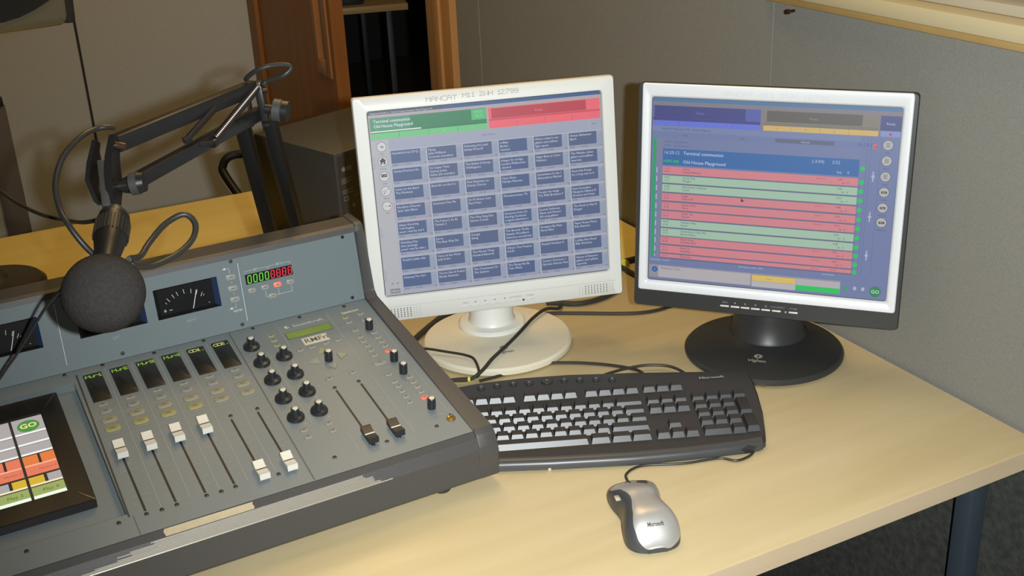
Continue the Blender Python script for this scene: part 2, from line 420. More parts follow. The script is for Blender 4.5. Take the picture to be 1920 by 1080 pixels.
def R(mb, x0, y0, x1, y1, m, z): mb.rect(x0/1000, y0/1000, x1/1000, y1/1000, z/10000, m)
def T(mb, t, x, y, h, m, z, al='LEFT', b=0.): mb.text(t, x/1000, y/1000, h/1000, m, z=z/10000, align=al, bold=b/1000)
# --- the white monitor's screen (millimetres on the panel)
d = MB(SW)
bg = U('paper_blue', (156, 160, 174)); tile = U('tile_blue', (78, 92, 126)); tile2 = U('tile_blue_deep', (72, 90, 128))
txt = U('text_white', (196, 202, 214)); dk = U('text_ink', (78, 88, 118)); ln = U('grid_pale', (176, 182, 198))
R(d, -169, -135, 169, 135, U('edge_black', (40, 40, 44)), 0)
R(d, -168.2, -134, 168.6, 134.2, bg, 1)
R(d, -168.2, -134, -143.5, 93, U('rail_grey', (166, 168, 174)), 2)
R(d, -143, 78.6, 168.6, 94.4, U('head_blue', (150, 155, 174)), 2)
R(d, -168.2, 129.6, 168.6, 134.4, U('title_blue', (52, 86, 134)), 2)
R(d, -168.2, 129.6, -62, 134.4, U('title_dark', (66, 76, 98)), 3)
T(d, '2 Registered Myriad v2 - Myriad v2 Station Database: Myriad Support UK', -166, 130.7, 2.1, txt, 5)
R(d, -168.2, 94.4, 168.6, 129.6, U('band_grey', (164, 156, 160)), 2)
gd, gl, gm = U('green_dark', (48, 122, 86)), U('green_light', (104, 184, 124)), U('green_mid', (70, 138, 104))
R(d, -166.5, 95, -.5, 125.4, gd, 3)
R(d, -166.5, 107, -110, 125.4, gm, 4); R(d, -166.5, 95, -.5, 103.6, gl, 4)
R(d, -22, 110, -.8, 124.6, U('green_bright', (80, 176, 110)), 4)
for x in (-126.6, -84.9, -43): R(d, x-.3, 95, x+.3, 103.4, gm, 5)
R(d, -166.5, 104.2, -.5, 105, U('green_line', (40, 104, 72)), 5); R(d, -166.3, 104.9, -95, 106.7, U('bar_white', (206, 214, 206)), 6)
T(d, 'Terminal communion', -161.5, 118.2, 4.2, txt, 6, b=.12); T(d, 'Old House Playground', -161.5, 111.4, 4.2, txt, 6, b=.12)
T(d, '2005', -160, 107.6, 1.8, gl, 6)
T(d, '01:01', -6, 119.4, 3.4, U('text_mint', (150, 206, 168)), 6, 'RIGHT'); T(d, '02:12', -6, 113.6, 3.4, U('text_mint', (150, 206, 168)), 6, 'RIGHT')
for x, t in ((-63, 'II'), (-21.5, '^')): T(d, t, x, 97.6, 3.4, U('text_mint', (150, 206, 168)), 6, 'CENTER')
T(d, 'K', -64+2, 97.6, 0.1, gl, 6)
rd, rl = U('red_dark', (176, 62, 76)), U('red_light', (222, 98, 110))
R(d, 2.4, 95.4, 166.6, 124.6, rl, 3); R(d, 6.8, 109.2, 146, 123.6, rd, 4); R(d, 3, 106.2, 166.4, 108.6, U('red_line', (190, 74, 86)), 4)
for x in (43.5, 84.5, 125): R(d, x-.3, 95.6, x+.3, 105.2, U('red_line', (190, 74, 86)), 5)
T(d, 'Empty', 76, 114.2, 3.2, U('red_text', (214, 120, 128)), 6, 'CENTER')
T(d, 'Jingle Pallette 1', 2, 86.2, 2.4, dk, 5, 'CENTER'); T(d, 'Menu', 157, 87, 2.4, dk, 5, 'CENTER')
R(d, 149.4, 79.4, 149.9, 93.8, ln, 4)
TILES = ['Handel:Arrival Of Q', 'Flying|John Williams|et movie soundtrac', 'Following the Lead|Bobby Driscoll', 'Lullaby|Barber|classical', "When a felon's not|gilbert and sullivan|light opera", 'Human Behaviour|Bjork',
 'Glinka:Overture Ru', "It's Caper Time|Quincy Jones|Italian Job soundtra", 'The Ballad of Davey|Wellingtons', 'Adagio for strings|London Philharmon|classical', 'Night Boat to Cairo|Madness', 'The Mikado, when|gilbert and sullivan|operetta',
 'Listen to the Band|The Monkees', 'Bach:Air on the G s', 'Pink Elephants on|Disney Chorus', 'Heat Wave|Marilyn Monroe', 'Somewhere In the I|Alexandrina Mitchel', 'Road that Keeps|Its a long way to ti',
 "Neckbite (Theme)|'Jaws' Jake Blues", 'Schumann:The Me', "I'm Professor Lum|Paul Frees", "Wonderwoman 'Th", "I've got my wings|The Mills Brothers F", 'Paul Cannadine|Margaret Hilliard M|Dreams and Vows',
 'Hippo Roosting|Ted Hughes|poem read by ted h', "The Future's So Br|Timbuk 3", 'The Way Sang Daz|Salome Cosset', 'Someone from Ch|Darling Caramine|original television s', 'Sounds Delicious|Shane and Hector|alla song gilbert', 'The Road to Nat D|Danger',
 'Wedding Day|Alex Jennings|poem read by alex j', 'Joe-ar|The Easy Way Do', 'Google|doing', 'The Beverly Thrills|Natalie Woodburn|Selection soundtrack', 'Strangers By Near|Steve Allan', 'Paper Roses Moon|Rita Shannon',
 'Vivaldi:Cobble Alla', 'Voice of the Wind|Judy Kuhn', 'The Moose Thing|Howard Edwards', "What's The Frequen|R.E.M.", 'People? Fanshaw A', 'Lullaby Rain Road|Billy Simmons',
 'Debussy:The Girl', "You've Got A Friend|Randy Newman", 'The Continental Or|The Seekers', 'The Flying Hat Ba|Tom Waits', 'Cavern: Overture 1|German Dances Ove', 'House of Dancers|gilbert and sullivan|operetta']
for r_ in range(8):
    for c in range(6):
        x0, y1 = -141.2+51.85*c, 77.2-26.1*r_
        i = r_*6+c
        R(d, x0-.9, y1-24.2, x0-.4, y1+1, ln, 4); R(d, x0-.9, y1+.5, x0+50.6, y1+1, ln, 4)
        R(d, x0, y1-18.2, x0+41.6, y1, tile if (i*7) % 3 else tile2, 4)
        R(d, x0, y1-22.6, x0+50, y1-18.6, U('tile_foot', (142, 148, 168)), 4)
        R(d, x0+42.2, y1-18.2, x0+50, y1, U('tile_side', (138, 148, 170)), 4)
        R(d, x0+44.6, y1-3.6, x0+46.4, y1-1.4, U('lamp_tan', (178, 166, 120)), 5)
        for k, t in enumerate(TILES[i].split('|')): T(d, t, x0+1.6, y1-5.2-k*5.1, 3.15, txt, 6)
        T(d, '00:00', x0+1, y1-21.8, 2.4, dk, 5); T(d, '%05d' % (1100+i*7), x0+19, y1-21.8, 2.4, dk, 5); T(d, '%02d' % ((i*17+32) % 60), x0+49.6, y1-21.8, 2.4, dk, 5, 'RIGHT')
pinkl = U('box_pink', (176, 128, 142))
for (a, b, c, e) in ((-144, 1, -91.8, 1.7), (-144, -27, -91.8, -26.3), (-144, -27, -143.3, 1.7), (-92.5, -27, -91.8, 1.7)): R(d, a, b, c, e, pinkl, 7)
ic, icd = U('icon_white', (194, 194, 194)), U('icon_dark', (52, 54, 58))
for y, t in ((84.2, 'Find'), (63.4, 'Home'), (42, 'Jump'), (20.5, 'Show'), (-1.2, 'Edit')):
    d.disc(-.1534, y/1000, .0071, .0005, icd, 28); d.disc(-.1534, y/1000, .0066, .0006, ic, 28)
    T(d, t, -153.4, y-11.2, 2.5, dk, 6, 'CENTER')
R(d, -157, 59.5, -150, 64.4, icd, 7); d.add([(-.1585, .0642, .0007), (-.1483, .0642, .0007), (-.1534, .0690, .0007)], [(0, 1, 2)], icd); R(d, -154.6, 59.6, -152.6, 62.4, ic, 8)
R(d, -157.6, 41, -149.4, 45.4, icd, 7); T(d, '4 27', -153.5, 42, 2.4, ic, 8, 'CENTER')
R(d, -154.5, 83, -152, 85.8, U('icon_mid', (120, 122, 128)), 7); d.add([(-.1524, .0838, .0008), (-.1508, .0852, .0008), (-.1508, .0826, .0008)], [(0, 1, 2)], icd)
R(d, -157.6, 18.6, -152, 22.6, U('icon_mid2', (168, 172, 180)), 7); d.disc(-.150, .0235, .0008, .0008, icd, 10); d.disc(-.1557, .0176, .0008, .0008, icd, 10)
d.disc(-.1498, -.0012, .0012, .0008, icd, 10); R(d, -157, -2, -152, -.4, U('icon_mid2', (168, 172, 180)), 7)
T(d, '<  >', -153, -119, 4.6, icd, 6, 'CENTER')
R(d, -161, -131.5, -146.4, -124.4, U('icon_mid', (120, 122, 128)), 5); T(d, 'MENU', -153.6, -129.6, 3.2, ic, 7, 'CENTER')
for y in (62, -40, -104):
    d.text('Audio Wall', 0, 0, .0026, U('rail_text', (120, 128, 164)), M=Matrix.Translation((-.1645, y/1000, 0)) @ Matrix.Rotation(PI/2, 4, 'Z'), z=.0006, align='CENTER')
d.build('screen', monW, label='lit screen with a grid of blue song tiles')
# --- the black monitor's screen
d = MB(SB)
bg2 = U('list_blue', (104, 116, 156)); pal = U('pale_blue_text', (170, 180, 206)); dk2 = U('dark_blue_ink', (60, 68, 104))
R(d, -169, -135, 169, 135, U('edge_grey', (84, 86, 100)), 0)
R(d, -167.6, -133.6, 168.4, 134, bg2, 1)
R(d, -167.6, 129, 168.4, 134.2, U('bar_steel', (72, 112, 150)), 2); R(d, -167.6, 94.6, 168.4, 129, U('band_mauve', (120, 116, 126)), 2)
R(d, -166.6, 102.2, -16.2, 123.4, U('indigo_edge', (80, 88, 156)), 3); R(d, -164.6, 106.6, -37, 123.2, U('indigo', (62, 65, 122)), 4)
R(d, -166.6, 102.4, -16.2, 106.4, U('indigo_deep', (62, 64, 128)), 4); R(d, -166.4, 95, -15.6, 102, U('periwinkle', (92, 108, 202)), 4)
for x in (-130, -92, -54): R(d, x-.3, 95, x+.3, 102, U('indigo_edge', (86, 96, 180)), 5)
T(d, 'Empty', -100, 113, 3.4, U('indigo_text', (104, 108, 176)), 6, 'CENTER')
R(d, -13.6, 95, 139.8, 123.4, U('khaki', (122, 116, 108)), 3); R(d, -8, 107.6, 118.4, 122.6, U('umber', (88, 86, 82)), 4)
for y in (103.2, 105.4): R(d, -12, y, 139.6, y+.5, U('umber', (88, 86, 82)), 4)
R(d, -12, 95, 139.8, 102.2, U('amber', (194, 164, 100)), 4)
for x in (26, 64, 102): R(d, x-.3, 95, x+.3, 102.2, U('amber_line', (164, 138, 88)), 5)
for x, t in ((6, '>'), (45, 'II'), (83, 'x'), (121, '^')): T(d, t, x, 97.2, 3, U('khaki', (122, 116, 108)), 6, 'CENTER')
T(d, 'Empty', 55, 112.6, 3.4, U('umber_text', (134, 130, 126)), 6, 'CENTER')
R(d, 141.6, 103, 168.4, 123, U('navy', (68, 76, 124)), 3); T(d, 'Ready', 155, 111, 3.2, pal, 6, 'CENTER'); R(d, 142.6, 95, 168.4, 102.4, U('pale_steel', (122, 136, 188)), 3)
d.disc(.1554, .0985, .002, .0006, U('red_dark', (176, 62, 76)), 12)
R(d, -167.4, 86.6, 118, 94.4, U('list_head', (110, 123, 162)), 2); T(d, 'Wed/28 17 February 2010 -  Studio A Playout', -154, 89.4, 2.6, dk2, 5)
T(d, 'Time', -120, 80.8, 2.6, dk2, 5, 'CENTER'); T(d, 'Item', -40, 80.8, 2.6, dk2, 5, 'CENTER')
R(d, 5.4, 79.2, 84, 84.8, U('slot_grey', (88, 96, 120)), 4); T(d, 'Normal', 46, 80.6, 2.6, pal, 6, 'CENTER')
T(d, '16:24:50', 138, 80.4, 5, U('clock_blue', (60, 82, 156)), 6, 'RIGHT')
d.disc(.137, .0815, .0032, .0006, U('rose', (196, 120, 110)), 12); d.add([(.1335, .0795, .0007), (.141, .079, .0007), (.1395, .0835, .0007)], [(0, 1, 2)], U('rec_red', (214, 50, 40)))
R(d, -165.6, -98.6, -161, 77, U('lane_green', (34, 150, 96)), 3)
R(d, -160.4, -98.6, -152, 77, U('lane_grey', (114, 120, 146)), 3)
R(d, -151.2, 62.4, 118.6, 77, U('row_slate', (107, 118, 156)), 3)
for y in (66, 71.5): T(d, '16:19:40      Just Another Link', -150, y, 2, dk2, 5)
R(d, -151.2, 38.6, 118.8, 62.2, U('row_blue', (50, 98, 156)), 3)
T(d, '16:20:12', -150, 54.6, 4.6, pal, 5); T(d, 'Terminal communion', -122, 54.6, 4.6, pal, 5, b=.1); T(d, 'Old House Playground', -122, 41.9, 4.6, pal, 5, b=.1)
T(d, '>ON AIR', -150.6, 42.4, 4, U('dot_green', (16, 184, 84)), 5, b=.15); T(d, '(-3:04)', 56, 54.4, 4.4, pal, 5); T(d, '3:52', 83, 54.4, 4.4, pal, 5); T(d, 'Int:    0', 90, 41.4, 4, pal, 5)
pk, gn = U('row_pink', (198, 122, 130)), U('row_mint', (152, 182, 160))
NAMES = ['Track|Crystal Method', 'Carry That|Weight', 'Why Does It Always|Travis', 'Jingle|Station ID', 'Dance Zone|Tetris', 'Under My|Thumb', 'Heaven Help|Stevie', 'Somewhere Only We|Know Keane', 'Heart Song|Weather bed', 'News In|Headlines', 'The Long|Road', 'Sunny|Afternoon']
tops = [36.4, 23.6, 10.4, -2.6, -16, -29, -42, -55.2, -67.4, -80.6, -93.2]
cols = 'pggpppggppp'
for k, y in enumerate(tops):
    h = 11 if k < 10 else 5.6
    m = pk if cols[k] == 'p' else gn
    R(d, -151, y-h, 119, y, m, 3); R(d, -151, y-h-2.2, 121, y-h, U('row_gap', (96, 100, 128)), 3)
    for j, t in enumerate(NAMES[k].split('|')):
        if k == 10 and j: break
        T(d, t, -122, y-4-j*4.3, 2.9, dk2, 5)
    T(d, '%d:%02d' % (16, 24+k*3), -149, y-4, 2.8, dk2 if cols[k] == 'g' else U('row_red_ink', (164, 84, 100)), 5)
    if k < 10: T(d, '-%d:%02d' % (k, 10+k), -149, y-8.4, 2.8, dk2, 5); T(d, 'Int   0', 98, y-9, 2.6, dk2, 5)
    if cols[k] == 'p': T(d, '(Short)', 64, y-4.4, 2.8, U('row_red_ink', (164, 84, 100)), 5)
    T(d, '%d:%02d' % (3+k % 2, (k*13+7) % 60), 92, y-4.4, 2.8, dk2, 5)
    R(d, -160, y-h+1, -158.6, y-2, pal, 4)
for y in [49.9] + [t-5.2 for t in tops[:-1]] + [-96.4]: d.disc(.1236, y/1000, .0033, .0007, U('dot_green', (16, 184, 84)), 20)
T(d, 'Refreshing - 16:24:50', -166, -104.4, 2.4, pal, 5); T(d, 'Running on time: -0:00', -36, -104.4, 2.6, pal, 5); T(d, 'Over/Under', 80, -104.4, 2.4, pal, 5)
for y in (40, -16, -71): R(d, 137, y-7, 138.6, y+7, U('scroll_pale', (164, 170, 188)), 4); d.disc(.1378, y/1000, .0022, .0007, U('scroll_pale', (164, 170, 188)), 14)
for x in (127.5, 132, 144.5): R(d, x, -100, x+.5, 92, U('rule_blue', (84, 98, 146)), 3)
for k, y in enumerate((83.8, 62.4, 40.8, 19.4, -2.3, -22.8)):
    d.disc(.1537, y/1000, .0071, .0005, icd, 28); d.disc(.1537, y/1000, .0065, .0006, U('icon_dim', (170, 168, 170)), 28)
    if k < 3:
        for j in range(3): R(d, 150.6, y-2.6+j*2.4, 156.8, y-1.6+j*2.4, U('icon_mid', (120, 122, 128)), 7)
        T(d, 'AQR'[k], 153.7, y-2.2, 4, U('icon_mid', (120, 122, 128)), 8, 'CENTER')
    else:
        R(d, 150, y-1.8, 157.6, y+1.4, icd, 7); T(d, ('Edit', 'View', 'Mix')[k-3], 153.7, y-1, 2, ic, 8, 'CENTER')
    T(d, ('Find', 'Insert', 'Load', 'Details', 'Refresh', 'Clipboard')[k], 153.7, y-11.6, 2.4, dk2, 6, 'CENTER')
R(d, -167, -130.4, 106.4, -111, U('foot_grey', (140, 136, 144)), 3); R(d, -153, -129.6, -18.4, -112.6, U('foot_pale', (168, 164, 168)), 4)
T(d, 'Waiting for Track', -150, -117, 2.8, dk2, 5)
d.disc(-.1585, -.1182, .0044, .0006, U('info_blue', (44, 96, 156)), 20); T(d, 'i', -158.5, -120, 4, pal, 7, 'CENTER')
R(d, -16.4, -122, 45, -113.6, U('amber2', (206, 178, 92)), 4); R(d, -16.4, -131, 45, -122.4, U('foot_pale2', (172, 170, 172)), 4); R(d, 45.4, -122.6, 106, -113, U('foot_pale', (168, 164, 168)), 4); R(d, 45.4, -130.2, 106, -122.6, U('go_green', (24, 184, 88)), 4)
T(d, 'Auto', 4, -119, 2.8, U('amber_line', (164, 138, 88)), 6)
d.add([(.111, -.125, .0006), (.111, -.117, .0006), (.118, -.121, .0006)], [(0, 1, 2)], U('lane_green', (34, 150, 96)))
d.disc(.1536, -.1222, .0078, .0006, U('go_dark', (44, 120, 84)), 28); T(d, 'GO', 153.6, -124.6, 5, U('text_mint', (150, 206, 168)), 7, 'CENTER', .2)
for x in (126, 137): R(d, x-2, -122.4, x+2, -117.6, U('scroll_pale', (164, 170, 188)), 4)
d.add([(-.0375, -.0022, .0008), (-.0375, -.0082, .0008), (-.0332, -.0066, .0008)], [(0, 1, 2)], icd)
d.build('screen', monB, label='lit screen with a red and green running order')

# ================================================================== MIXING CONSOLE
PSI = math.radians(28); AL = math.radians(9.6); BE = math.radians(80.2); UB = .3367
CX, CY = V((math.cos(PSI), math.sin(PSI), 0)), V((-math.sin(PSI), math.cos(PSI), 0))
CB = CX*.5505 + CY*1.1229
con = thing('mixing_console', 'grey broadcast mixing console with faders, knobs and a blue-grey meter bridge', 'mixing console', CB, PSI)
CM = Matrix.Translation(CB) @ Matrix.Rotation(PSI, 4, 'Z')
ca, sa, cb, sb_ = math.cos(AL), math.sin(AL), math.cos(BE), math.sin(BE)
PM = Matrix(((1, 0, 0, 0), (0, ca, -sa, .014), (0, sa, ca, .0733), (0, 0, 0, 1)))                   # slanted control surface
BM = Matrix(((1, 0, 0, 0), (0, cb, -sb_, .014+UB*ca), (0, sb_, cb, .0733+UB*sa), (0, 0, 0, 1)))     # upright meter bridge
GREY = mat('console_grey', (118, 127, 129), .45, noise=.03, nscale=600)
BLUEG = mat('bridge_blue_grey', (108, 120, 122), .45, noise=.03, nscale=600)
DARKG = mat('console_dark_grey', (72, 71, 70), .42, noise=.06, nscale=500, bump=.25, bscale=1500)
PRINT = mat('panel_print', (158, 160, 154), .6)
PRINTW = mat('panel_print_white', (206, 208, 204), .6)
INKD = mat('panel_ink', (74, 74, 70), .7)
HOLE = mat('recess_black', (26, 26, 26), .6)
LEFT = -.82
body = [(.002, .012), (0, .016), (0, .053), (.006, .0672), (.0138, .0729), (.0142, .05), (.30, .085), (.365, .09), (.380, .2275), (.3555, .229), (.3575, .2362), (.364, .2385),
        (.400, .2385), (.408, .233), (.41, .225), (.41, .012)]
YZ = Matrix(((0, 0, 1, 0), (1, 0, 0, 0), (0, 1, 0, 0), (0, 0, 0, 1)))          # prism (y,z) pulled along x
def cheek(x0, xb, xf):
    out = [(0, .012), (-.001, .045), (.0, .056), (.006, .070), (.013, .0762), (.338, .1316), (.3468, .140), (.3545, .2285), (.3560, .2375), (.364, .2405), (.402, .2405), (.4115, .234), (.4125, .012)]
    n = len(out); vs = []
    for f in (0, 1):
        for y, z in out:
            t = min(max(y/.12, 0), 1)
            xo = xf+(xb-xf)*t
            if z > .2: xo = xb-.004
            vs.append((x0 if f == 0 else xo, y, z))
    fs = [list(range(n)), list(range(2*n-1, n-1, -1))] + [((i+1) % n, i, n+i, n+(i+1) % n) for i in range(n)]
    bm = bmesh.new(); bv = [bm.verts.new(p) for p in vs]
    for f in fs: bm.faces.new([bv[i] for i in f])
    bmesh.ops.bevel(bm, geom=[e for e in bm.edges if all(v.index < n*2 for v in e.verts)], offset=.0018, segments=2, affect='EDGES', profile=.5)
    bmesh.ops.recalc_face_normals(bm, faces=bm.faces)
    return bm
mb = MB(); mb.prism(body, LEFT, -.009, DARKG, YZ); mb.build('chassis', con, ang=14)
mb = MB(); mb.frombm(cheek(-.009, .0072, .0175), DARKG); mb.build('end_cheek', con)
mb = MB(); mb.frombm(cheek(LEFT+.002, LEFT-.016, LEFT-.02), DARKG); mb.build('end_cheek', con)
ft = MB().lathe([(.0105, 0), (.012, .002), (.012, .012)], RUBBER, 20).build('foot', con); ft.location = (-.052, .024, 0)
for p in ((-.76, .024, 0), (-.052, .38, 0), (-.76, .38, 0)): copy_part(ft, p)
# control surface with the touch screen well; bridge plate with the meter openings
mb = MB(PM)
REC = (-.80, .0395, -.4168, .3112); RD = -.012
mb.holes([LEFT, -.0088], [0, UB], [REC], .0, GREY)
mb.rect(REC[0], REC[1], REC[2], REC[3], RD, GREY)
for (a, b) in (((REC[0], REC[1]), (REC[2], REC[1])), ((REC[2], REC[1]), (REC[2], REC[3])), ((REC[2], REC[3]), (REC[0], REC[3])), ((REC[0], REC[3]), (REC[0], REC[1]))):
    mb.add([(a[0], a[1], 0), (b[0], b[1], 0), (b[0], b[1], RD), (a[0], a[1], RD)], [(0, 1, 2, 3)], GREY)
mb.line(-.4155, .034, -.4111, .3255, .0022, .0003, mat('gap_dark', (60, 60, 58), .6)); mb.line(-.4112, .0, -.4112, .034, .0006, .0003, _M['gap_dark'])
mb.line(-.2130, .0015, -.2085, .3355, .0016, .0003, mat('gap_mid', (92, 93, 90), .6))
zp = .0003
for k, x in enumerate((-.3759, -.3429, -.3099, -.2766, -.2433)):
    mb.line(x, .3250, x-.0045, .0350, .0006, zp, PRINT)
for x0, x1 in ((-.4095, -.2130),): mb.rect(x0, .2240, x1, .2245, zp, PRINT)
mb.rect(-.4095, .1790, -.2130, .1794, zp, PRINT)
for k in range(6):
    sx_ = -.3945+.0333*k; 
    mb.rect(sx_-.011, .3240, sx_+.010, .3244, zp, PRINT)
    mb.text('ON AIR', sx_, .1860, .0022, PRINT, align='CENTER', z=zp)
    xs_ = -.3973+.0335*k
    for j, u in enumerate((.149, .136, .124, .112, .100, .088, .076, .064, .054, .050, .046, .0415, .0375)):
        mb.rect(xs_-.0075, u-.0002, xs_-.0022, u+.0002, zp, PRINT); mb.rect(xs_+.0022, u-.0002, xs_+.0072, u+.0002, zp, PRINT)
        if j in (1, 3, 5, 7, 9): mb.text(('5', '0', '10', '20', '40')[j//2], xs_+.0080, u-.001, .0020, PRINT, z=zp)
for xs_ in (-.1277, -.0938):
    for j in range(7):
        u = .148-.0118*j
        mb.rect(xs_-.0085, u-.0002, xs_-.0022, u+.0002, zp, PRINT); mb.rect(xs_+.0022, u-.0002, xs_+.0085, u+.0002, zp, PRINT)
        mb.text(('+5', '0', '5', '10', '20', '30', '40')[j], xs_+.0100, u-.001, .0020, PRINT, z=zp)
    for u in (.0625, .0585, .0545): mb.rect(xs_+.0040, u, xs_+.0100, u+.0004, zp, PRINT)
P = lambda x0, y0, x1, y1, w=.0006: mb.line(x0, y0, x1, y1, w, zp, PRINT)
P(-.1447, .3282, -.1455, .2698); P(-.0720, .3283, -.0739, .1904); P(-.1430, .1909, -.0739, .1904, .0004)
P(-.0713, .2805, -.0129, .2809); P(-.0171, .2525, -.0182, .1820, .0004); P(-.0190, .1513, -.0187, .0400, .0004)
P(-.0739, .1680, -.0735, .0291); P(-.1467, .0636, -.1466, .0285); P(-.1770, .2700, -.1785, .0980); P(-.1470, .1690, -.0739, .1680, .0004); P(-.0730, .1900, -.0560, .1890, .0004)
P(-.1980, .0985, -.1480, .0985, .0004); P(-.0480, .1890, -.0130, .1890, .0004); P(-.0735, .1680, -.0330, .1690, .0004); P(-.1375, .2380, -.1300, .2470, .0004); P(-.1375, .2380, -.1290, .2380, .0004)
mb.text('Soundcraft', -.1256, .3108, .0056, PRINTW, z=zp, sx=1.25)
for a, b in (((-.1405, .3195), (-.0735, .3205)), ((-.1418, .3075), (-.0745, .3075)), ((-.1405, .3195), (-.1418, .3075)), ((-.0735, .3205), (-.0745, .3075))): P(*a, *b, .0003)
mb.disc(-.1340, .3145, .0032, zp, PRINTW, 20); mb.disc(-.1328, .3150, .0018, zp+.0001, GREY, 16); mb.disc(-.1336, .3128, .0012, zp+.0002, PRINTW, 12)
mb.text('lexicon', -.0531, .3122, .0052, mat('print_cream', (214, 208, 176), .6), z=zp, sx=1.15, bold=.0002)
mb.text('LOCATE', -.1300, .1845, .0020, PRINT, z=zp); mb.text('SYSTEM SETTINGS', -.1180, .1858, .0026, PRINT, z=zp)
mb.text('PHONES', -.0400, .0470, .0026, PRINT, z=zp); mb.text('PC', -.1265, .1602, .0022, PRINT, align='CENTER', z=zp); mb.text('TEL', -.0935, .1600, .0022, PRINT, align='CENTER', z=zp)
for kx, ku in ((-.1919, .2876), (-.1917, .2466), (-.1919, .2041), (-.1604, .2482), (-.1615, .2033), (-.1928, .1607), (-.1924, .1181), (-.1612, .1621), (-.1619, .1180)):
    mb.text('-', kx-.0075, ku-.0155, .003, PRINTW, z=zp); mb.text('+', kx+.0055, ku-.0155, .003, PRINTW, z=zp); mb.text('GAIN', kx-.0165, ku+.0065, .0018, PRINT, z=zp)
mb.build('control_panel', con)
mb = MB(BM)
MET = [(-.2954, .0388, -.2103, .0796), (-.3950, .0391, -.3095, .0799), (-.5290, .0395, -.4403, .0802)]
mb.holes([LEFT, -.0082], [.0005, .1], MET, .0004, BLUEG)
for x in (-.1797, -.4178): mb.line(x-.0004, .0100, x+.0006, .0910, .0007, .0007, PRINTW)
mb.text('RIGHT', -.2534, .0275, .0036, PRINT, z=.0007, align='CENTER', sx=.85); mb.text('LEFT', -.3522, .0278, .0036, PRINT, z=.0007, align='CENTER', sx=.85); mb.text('PFL', -.485, .0278, .0036, PRINT, z=.0007, align='CENTER')
L = lambda x0, y0, x1, y1, w=.0004, m=None: mb.line(x0, y0, x1, y1, w, .0007, m or PRINTW)
mb.add([(-.2012, .0868, .0007), (-.1968, .0886, .0007), (-.1968, .0850, .0007)], [(0, 2, 1)], PRINTW); L(-.1968, .0868, -.1920, .0864); L(-.1920, .0864, -.1918, .0800)
mb.add([(-.2012, .0316, .0007), (-.1968, .0334, .0007), (-.1968, .0298, .0007)], [(0, 2, 1)], PRINTW); L(-.1968, .0316, -.1918, .0316); L(-.1918, .0316, -.1917, .0380)
L(-.1915, .0680, -.1915, .0650); L(-.1915, .0525, -.1915, .0495); mb.text('METER', -.1965, .0255, .0030, PRINTW, z=.0007)
L(-.1714, .0742, -.1714, .0775, .0003); L(-.1714, .0775, -.1600, .0775, .0003); L(-.1510, .0775, -.1398, .0775, .0003); L(-.1398, .0775, -.1400, .0745, .0003); mb.text('SET 1', -.1555, .0763, .0026, PRINTW, z=.0007, align='CENTER')
L(-.1380, .0742, -.1380, .0780, .0003); L(-.1380, .0780, -.1290, .0780, .0003); L(-.1180, .0780, -.1079, .0780, .0003); L(-.1079, .0780, -.1079, .0745, .0003); mb.text('SET 2', -.1235, .0768, .0026, PRINTW, z=.0007, align='CENTER')
L(-.1482, .0450, -.1480, .0361); L(-.1480, .0361, -.1440, .0361); L(-.1302, .0450, -.1300, .0361); L(-.1340, .0361, -.1112, .0363); L(-.1112, .0363, -.1112, .0445)
mb.build('bridge_panel', con, label='blue-grey meter bridge plate')
# VU meters
face = mat('meter_face', (26, 26, 28), .25, coat=.3); wht = mat('meter_white', (214, 214, 210), .5)
for i, (x0, y0, x1, y1) in enumerate(MET):
    D_ = -.007
    mb = MB(BM)
    mb.rect(x0+.006, y0+.003, x1-.006, y1-.003, D_, face)
    for (a, b, c, e) in (((x0, y0), (x1, y0), (x1-.006, y0+.003), (x0+.006, y0+.003)), ((x1, y0), (x1, y1), (x1-.006, y1-.003), (x1-.006, y0+.003)),
                         ((x1, y1), (x0, y1), (x0+.006, y1-.003), (x1-.006, y1-.003)), ((x0, y1), (x0, y0), (x0+.006, y0+.003), (x0+.006, y1-.003))):
        m = mat('meter_blue_side', (42, 58, 88), .3) if a[0] == x1 and b[0] == x1 else mat('meter_rim', (30, 30, 31), .35)
        mb.add([(a[0], a[1], .0006), (b[0], b[1], .0006), (c[0], c[1], D_), (e[0], e[1], D_)], [(0, 1, 2, 3)], m)
    for j, (ax_, ay_) in enumerate(((.0150, .0185), (.0186, .0222), (.0256, .0259), (.0314, .0282), (.0404, .0292), (.0499, .0277), (.0571, .0247), (.0629, .0204), (.0656, .0188))):
        v_ = V((ax_-.044, ay_+.014)).normalized()*(.0012 if j in (0, 8) else .0030)
        mb.line(x0+ax_-v_.x, y0+ay_-v_.y, x0+ax_+v_.x, y0+ay_+v_.y, .0006, D_+.0004, wht)
    mb.text('B', x0+.0105, y0+.0070, .0034, wht, z=D_+.0004, sx=1.2); mb.rect(x0+.0175, y0+.0080, x0+.0215, y0+.0087, D_+.0004, wht)
    mb.disc(x1-.014, y0+.007, .0006, D_+.0004, wht, 8)
    vm = mb.build('vu_meter', con)
    nx = (.0034, .0, .006)[i]
    MB(BM).box((-.0004, 0, 0), (.0004, .0255, .0006), mat('needle_white', (232, 232, 226), .4), M=Matrix.Translation((x0+.0452+nx, y0+.0040, D_+.0012)) @ Matrix.Rotation(math.radians(-19), 4, 'Z')).build('needle', vm, label='white meter needle')
